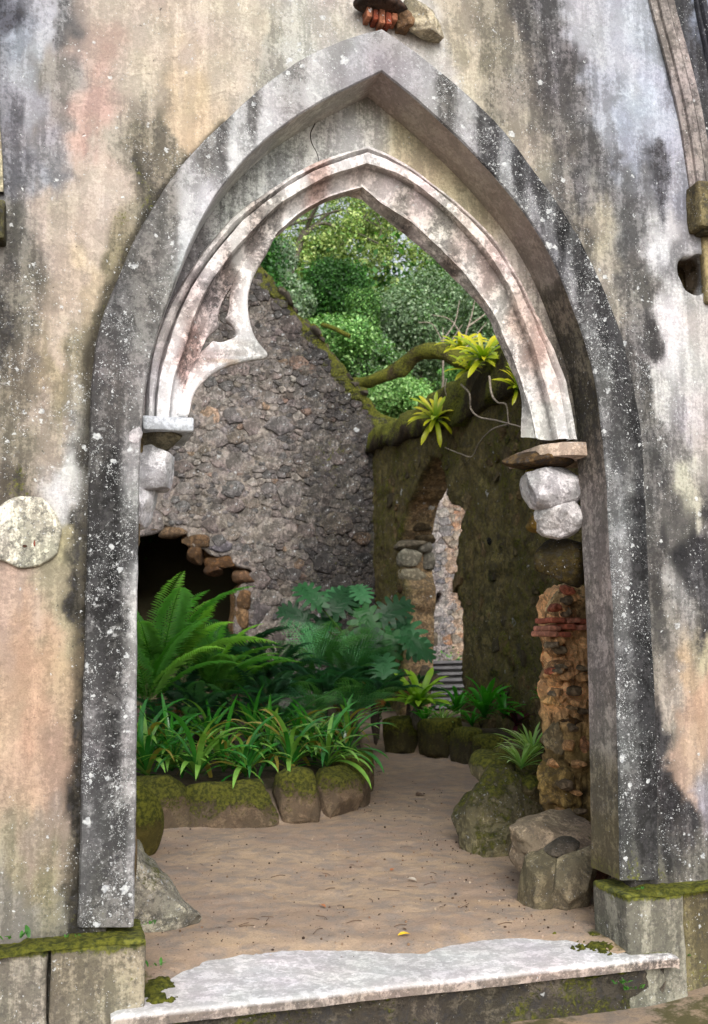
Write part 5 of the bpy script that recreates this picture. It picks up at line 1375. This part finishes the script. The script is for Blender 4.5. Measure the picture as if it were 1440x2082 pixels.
weed(1090, 1992, -.2, 5, .35, 'tiny weed on the face below the middle of the threshold', 8)
weed(150, 1905, -.14, 6, .4, 'tiny weed on the moss in front of the left jamb', 9)
# roots hanging on the mossy side wall
def root_tube(pts, rad, label):
    P = [onX(px, py, XR - dx) for px, py, dx in pts]; V, F = tube(crom(P, 40), np.linspace(rad, rad*.6, 40), 6); V += .004*np.stack([fbm(V, 9, k) for k in (1, 2, 3)], 1); o = link('root', mesh('root', V, F, M_TWIG, True)); tag(o, label, 'root')
root_tube([(938,782,.2),(955,800,.25),(957,830,.22),(975,848,.2),(1010,855,.2),(1060,868,.25)], .013, 'long pale root snaking below the yellow rosettes')
root_tube([(995,765,.2),(1000,800,.25),(1012,818,.25),(1030,824,.2),(1034,862,.2)], .014, 'pale root dropping from the largest yellow rosette')
root_tube([(1034,862,.2),(1000,874,.2),(975,900,.18),(960,928,.15),(935,922,.12),(905,910,.12)], .010, 'thin pale root trailing low on the mossy side wall')
root_tube([(908,770,.1),(905,790,.2),(908,805,.2)], .006, 'short root beside the lowest yellow rosette')
# leaf litter
def litter(px, py, mt, s, label, seed, cat='leaf', name='fallen_leaf'):
    p = onZ(px, py, .0); p[2] = float(sand_h(np.array([p[0]]), np.array([p[1]]))[0]) + .008
    V, F = ribbon(.07*s, .035*s, 5, .25, .5, .3, .45, .4, .3); o = link(name, mesh(name, V, F, mt, True)); o.location = p; o.rotation_euler = (0, .1, seed*1.7); tag(o, label, cat)
litter(835, 1912, M_YEL, 1.0, 'bright yellow fallen leaf on the sand behind the threshold', 1)
litter(650, 1850, M_DRY, 1.0, 'orange fallen leaf on the sand in the middle of the path', 2)
litter(758, 1562, M_DRY, 1.5, 'reddish fallen leaf beside the kerb bend', 3)
litter(846, 1800, M_FLESH, 1.0, 'pale fallen leaf on the sand near the right rocks', 4)
litter(863, 1620, M_DRYB, 2.0, 'long brown curled leaf on the far part of the path', 5)
litter(765, 1575, M_DRYB, 1.3, 'dark fallen leaf beside the reddish one', 6)
litter(795, 1775, M_DRY, .8, 'small red brown fallen leaf on the path centre', 7)
rr = random.Random(5)
for k in range(80):
    px = rr.uniform(330, 1050); py = rr.uniform(1580, 1900)
    if px < 740 and py < 1705: continue
    if px > 925 and py < 1790: continue
    p = onZ(px, py, 0.); p[2] = float(sand_h(np.array([p[0]]), np.array([p[1]]))[0]) + .004
    if rr.random() < .45: V, F = ribbon(.035, .014, 4, .2, .3, .3, .4, .3, .3)
    else: V, F = tube(crom([(0, 0, 0), (.02, .03, .004), (.03, rr.uniform(.05, .1), 0)], 6), .0018, 4)
    o = link('dry_debris', mesh('dry_debris', V, F, M_DRYB, True)); o.location = p; o.rotation_euler = (0, 0, rr.uniform(0, 6)); tag(o, 'small brown scrap of dry leaf or twig lying on the sand', 'debris', 'dry scraps on the sandy path')

# ================================================================== WOODED HILLSIDE
def leaf_cloud(name, centers, radii, count, size, palette, seed, parent, mat=M_BUSH, flat=1.0, ns=.35, hang=0.0):
    r = np.random.default_rng(seed); centers = np.asarray(centers, float); radii = np.asarray(radii, float)
    w = radii**2; idx = r.choice(len(centers), count, p=w/w.sum()); d = r.normal(size=(count, 3)); d /= np.linalg.norm(d, axis=1, keepdims=True)
    rad = radii[idx]*(1.35 - .95*r.random(count)**1.1)*(1 + .16*vnoise(d*2.2 + idx[:, None]*3.1, 1, 3)); pos = centers[idx] + d*rad[:, None]*[1, 1, flat]
    up_ = d*.8 + r.normal(size=(count, 3))*.6 + [0, 0, .35]; up_ /= np.linalg.norm(up_, axis=1, keepdims=True)
    a = np.cross(up_, r.normal(size=(count, 3))); a[:, 2] -= hang; a /= np.linalg.norm(a, axis=1, keepdims=True); b = np.cross(up_, a)
    s = size*r.uniform(.45, 1.6, count)[:, None]; V = np.stack([pos - a*s*.5, pos + b*s*ns, pos + a*s*.55, pos - b*s*ns], 1).reshape(-1, 3)
    F = np.arange(4*count).reshape(-1, 4); pal = np.array([lin(c) for c in palette]); pal = pal*.82 + pal.mean(1, keepdims=True)*.18; k = np.clip((r.random(count)*len(pal)).astype(int), 0, len(pal) - 1)
    tone = 1.35*(1 + .4*vnoise(pos, 1.3, seed))*r.uniform(.7, 1.3, count); c = np.repeat(pal[k]*tone[:, None], 4, 0)
    return link(name, mesh(name, V, F, mat, False, c), None, parent)
def bush(px, py, Y, w, h, label, palette, seed, count=26000, size=.07, clumps=90, name='bush', cat='bush', flat=.9, trunk=True, group='bushes on the hillside behind the ruin', cr=(.09, .24), hang=0.0):
    """bush centred on the sight line (px,py) at depth Y, w x h metres"""
    c = onY(px, py, Y); r = np.random.default_rng(seed); root = empty(name, (c[0], c[1], c[2] - h/2)); tag(root, label, cat, group)
    d = r.normal(size=(clumps, 3)); d /= np.linalg.norm(d, axis=1, keepdims=True); clumps = int(clumps); q = d*(r.random((clumps, 1))**.33)*(1 + .3*vnoise(d*1.7, 1, seed))[:, None]*np.array([w/2, w/2.4, h/2])*.8 + [0, 0, h/2]
    leaf_cloud('foliage', q, r.uniform(cr[0], cr[1], clumps)*min(w, h), count, size, palette, seed, root, flat=flat, hang=hang)
    if trunk:
        for k in range(5):
            e = q[k*3]; V, F = tube(crom([(0, 0, -.6), (e[0]*.3, e[1]*.3, e[2]*.4), tuple(e)], 12), np.linspace(.09, .02, 12), 6); link('stem', mesh('stem', V, F, M_BARK, True), None, root)
    return root
G_BRIGHT = [(62,108,42),(80,132,52),(54,92,38),(104,148,66)]; G_DARK = [(34,80,24),(44,98,28),(28,64,22),(60,116,32)]; G_SILV = [(96,124,88),(116,144,104),(74,102,68),(136,158,124),(70,110,50)]; G_PALE = [(110,132,110),(132,150,128),(90,116,86)]; G_YEL = [(120,140,60),(140,158,80),(100,124,50),(84,110,50)]; G_LIME = [(104,152,72),(128,172,92),(86,136,64),(146,186,110)]
bush(852, 665, 18.5, 2.6, 2.6, 'rounded silver green bush filling the middle of the view', G_SILV, 1, 80000, .065, 170)
bush(915, 570, 19.5, 1.3, 1.9, 'greener upper shoulder of the bush behind the arch moulding', G_BRIGHT + G_SILV, 21, 36000, .065, 90)
bush(740, 640, 17.9, .9, 1.9, 'bright green creeper edge left of the silver green bush', G_BRIGHT, 31, 20000, .055, 70)
bush(678, 590, 21, 1.8, 1.7, 'dense dark green bush left of the silver green one', G_DARK + G_BRIGHT[:1], 2, 50000, .065, 120)
bush(595, 620, 20, 1.1, 1.3, 'greyish bush beside the sloping wall top', G_PALE + G_SILV, 3, 20000, .07, 36)
bush(555, 530, 22, 1.2, 1.3, 'pale grey green shrub seen above the gable', G_PALE, 4, 20000, .07, 36)
bush(800, 812, 14.9, 1.9, .9, 'bright lime undergrowth between the two ruined walls', G_LIME, 6, 26000, .055, 50, cr=(.2, .4), trunk=False)
bush(700, 690, 16.2, 1.8, 1.0, 'bright green undergrowth beside the mossy bough', G_LIME + G_BRIGHT, 7, 24000, .06, 40, cr=(.2, .4), trunk=False)
bush(940, 770, 15.0, 1.4, .8, 'green undergrowth behind the coping plants', G_BRIGHT, 8, 14000, .06, 30, trunk=False)
bush(760, 740, 16.6, 1.8, 1.2, 'leafy undergrowth at the foot of the silver green bush', G_SILV + G_BRIGHT, 9, 22000, .06, 40, trunk=False)
bush(985, 640, 17, 1.5, 2.2, 'grey green shrub behind the yellow rosettes', G_SILV, 10, 18000, .06, 36)
bush(450, 560, 21, 4.0, 4.0, 'dark bush behind the left of the gable', G_DARK, 11, 24000, .1, 36)
bush(1100, 600, 19, 4.0, 4.5, 'large green bush hidden mostly by the arch', G_BRIGHT, 12, 30000, .1, 40)
bush(1350, 560, 17, 5, 6, 'large dark bush out beyond the side wall', G_DARK, 13, 30000, .12, 40)
bush(150, 520, 20, 6, 6, 'large dark bush out beyond the left of the ruin', G_DARK, 14, 30000, .12, 40)
# far wood as one mass up the slope
r = np.random.default_rng(3); n = 260; x = r.uniform(-8, 40, n); y = r.uniform(YB + 12, 62, n); z = hill_h(x, y) + r.uniform(.2, 2.8, n)
o = leaf_cloud('hillside_wood', np.stack([x, y, z], 1), r.uniform(1.2, 2.6, n), 230000, .2, G_YEL + G_DARK + G_BRIGHT[:2], 5, None); tag(o, 'distant green wood climbing the hillside behind the ruin', 'wood', None, 'stuff')
r = np.random.default_rng(4); n = 200; x = r.uniform(-4, 20, n); y = r.uniform(YB + 1.5, YB + 12, n); z = hill_h(x, y) - .2
o = leaf_cloud('undergrowth', np.stack([x, y, z], 1), r.uniform(.4, .9, n), 90000, .09, G_BRIGHT + G_DARK + G_LIME[:1], 6, None); tag(o, 'green undergrowth covering the bank behind the ruin', 'undergrowth', None, 'stuff')
# airy tree with arching limbs over the view
tp = onY(600, 700, 27); tree = empty('tree', (tp[0], 27, float(hill_h(np.array([tp[0]]), np.array([27.]))[0]) - .3)); tag(tree, 'airy yellow green tree with thin dark limbs arching across the top of the view', 'tree'); OT = np.array(tree.location)
def limb(pts, r0, r1, parent, org, mat=M_BARK, name='limb', n=8):
    P = crom([onY(*p) for p in pts], 30); V, F = tube(P, np.linspace(r0, r1, 30), n); V += r0*.4*np.stack([fbm(V, 3, k) for k in (1, 2, 3)], 1); return link(name, mesh(name, V - org, F, mat, True), None, parent)
limb([(600,900,27),(585,700,27),(590,560,27),(620,470,27)], .22, .12, tree, OT, name='trunk')
for pts, r0 in [([(600,500,27),(650,455,26.5),(700,462,26),(760,430,26),(800,445,25.5)], .08), ([(610,480,27),(680,430,26.5),(730,440,26),(790,470,26)], .06), ([(620,470,27),(660,400,26),(740,380,26)], .07), ([(700,462,26),(740,480,26),(790,500,26),(840,480,26)], .04), ([(640,460,27),(700,485,27),(750,475,27)], .04), ([(720,450,26),(712,480,26),(690,500,26)], .03), ([(760,432,26),(775,460,26),(770,490,26)], .03), ([(560,470,27),(640,440,26.5),(700,425,26)], .05), ([(1000,470,25),(960,560,25),(985,640,24)], .1)]:
    limb(pts, r0, .012, tree, OT)
r = np.random.default_rng(9); cc = []
for k in range(120): cc.append(onY(r.uniform(520, 960), r.uniform(360, 540), r.uniform(25.5, 29)))
leaf_cloud('crown', np.array(cc) - OT, r.uniform(.25, .6, 120), 42000, .085, G_YEL + [(160,176,100),(110,150,70)], 12, tree)
# bare pale tree behind the rosettes
bt = onX(960, 700, 7.2); bare = empty('bare_tree', bt - [0, 0, 1.2]); tag(bare, 'bare pale branched shrub rising behind the yellow rosettes', 'tree'); OBt = np.array(bare.location)
yb2 = float(bt[1])
for pts, r0 in [([(900,800,yb2),(902,720,yb2),(900,665,yb2)], .035), ([(960,780,yb2),(945,700,yb2),(960,640,yb2),(968,600,yb2)], .03), ([(945,690,yb2),(915,650,yb2),(880,640,yb2)], .018), ([(950,665,yb2),(985,640,yb2),(1000,625,yb2)], .02), ([(940,715,yb2),(965,685,yb2),(990,655,yb2)], .02), ([(902,700,yb2),(880,660,yb2),(850,655,yb2)], .012), ([(902,690,yb2),(925,655,yb2),(935,610,yb2)], .015), ([(920,690,yb2),(940,660,yb2)], .01)]:
    limb(pts, r0, .006, bare, OBt, M_TWIG, n=6)
# mossy fallen bough
bo = empty('mossy_bough', onY(830, 760, 12.6)); tag(bo, 'thick moss covered bough bending down to the corner of the ruin', 'bough'); OBo = np.array(bo.location)
P = crom([onY(*p) for p in [(700,800,13.6),(728,782,13.4),(765,770,13.1),(800,755,12.9),(830,735,12.7),(855,716,12.5),(890,712,12.3),(930,730,12.0),(985,745,11.6),(1060,760,11.2)]], 70)
V, F = tube(P, np.interp(np.linspace(0, 1, 70), [0, .3, .6, 1], [.10, .13, .15, .18]), 14); V += .10*np.stack([fbm(V, 3.2, k, 5) for k in (1, 2, 3)], 1); n = fbm(V, 3, 5)
link('stem', mesh('stem', V - OBo, F, M_ROCK, True, lin((72, 60, 34))[None]*(1 + .5*n[:, None]), np.stack([.6 + 0*n, .05 + 0*n, np.clip(.62 + .6*n, 0, 1)], 1)), None, bo)
P = crom([onY(*p) for p in [(655,660,15.6),(680,668,15.4),(712,684,15.2)]], 20); V, F = tube(P, .05, 8); link('branch', mesh('branch', V - OBo, F, M_ROCK, True, np.tile(lin((90, 84, 30)), (len(V), 1)), np.tile([.5, 0, .8], (len(V), 1))), None, bo)
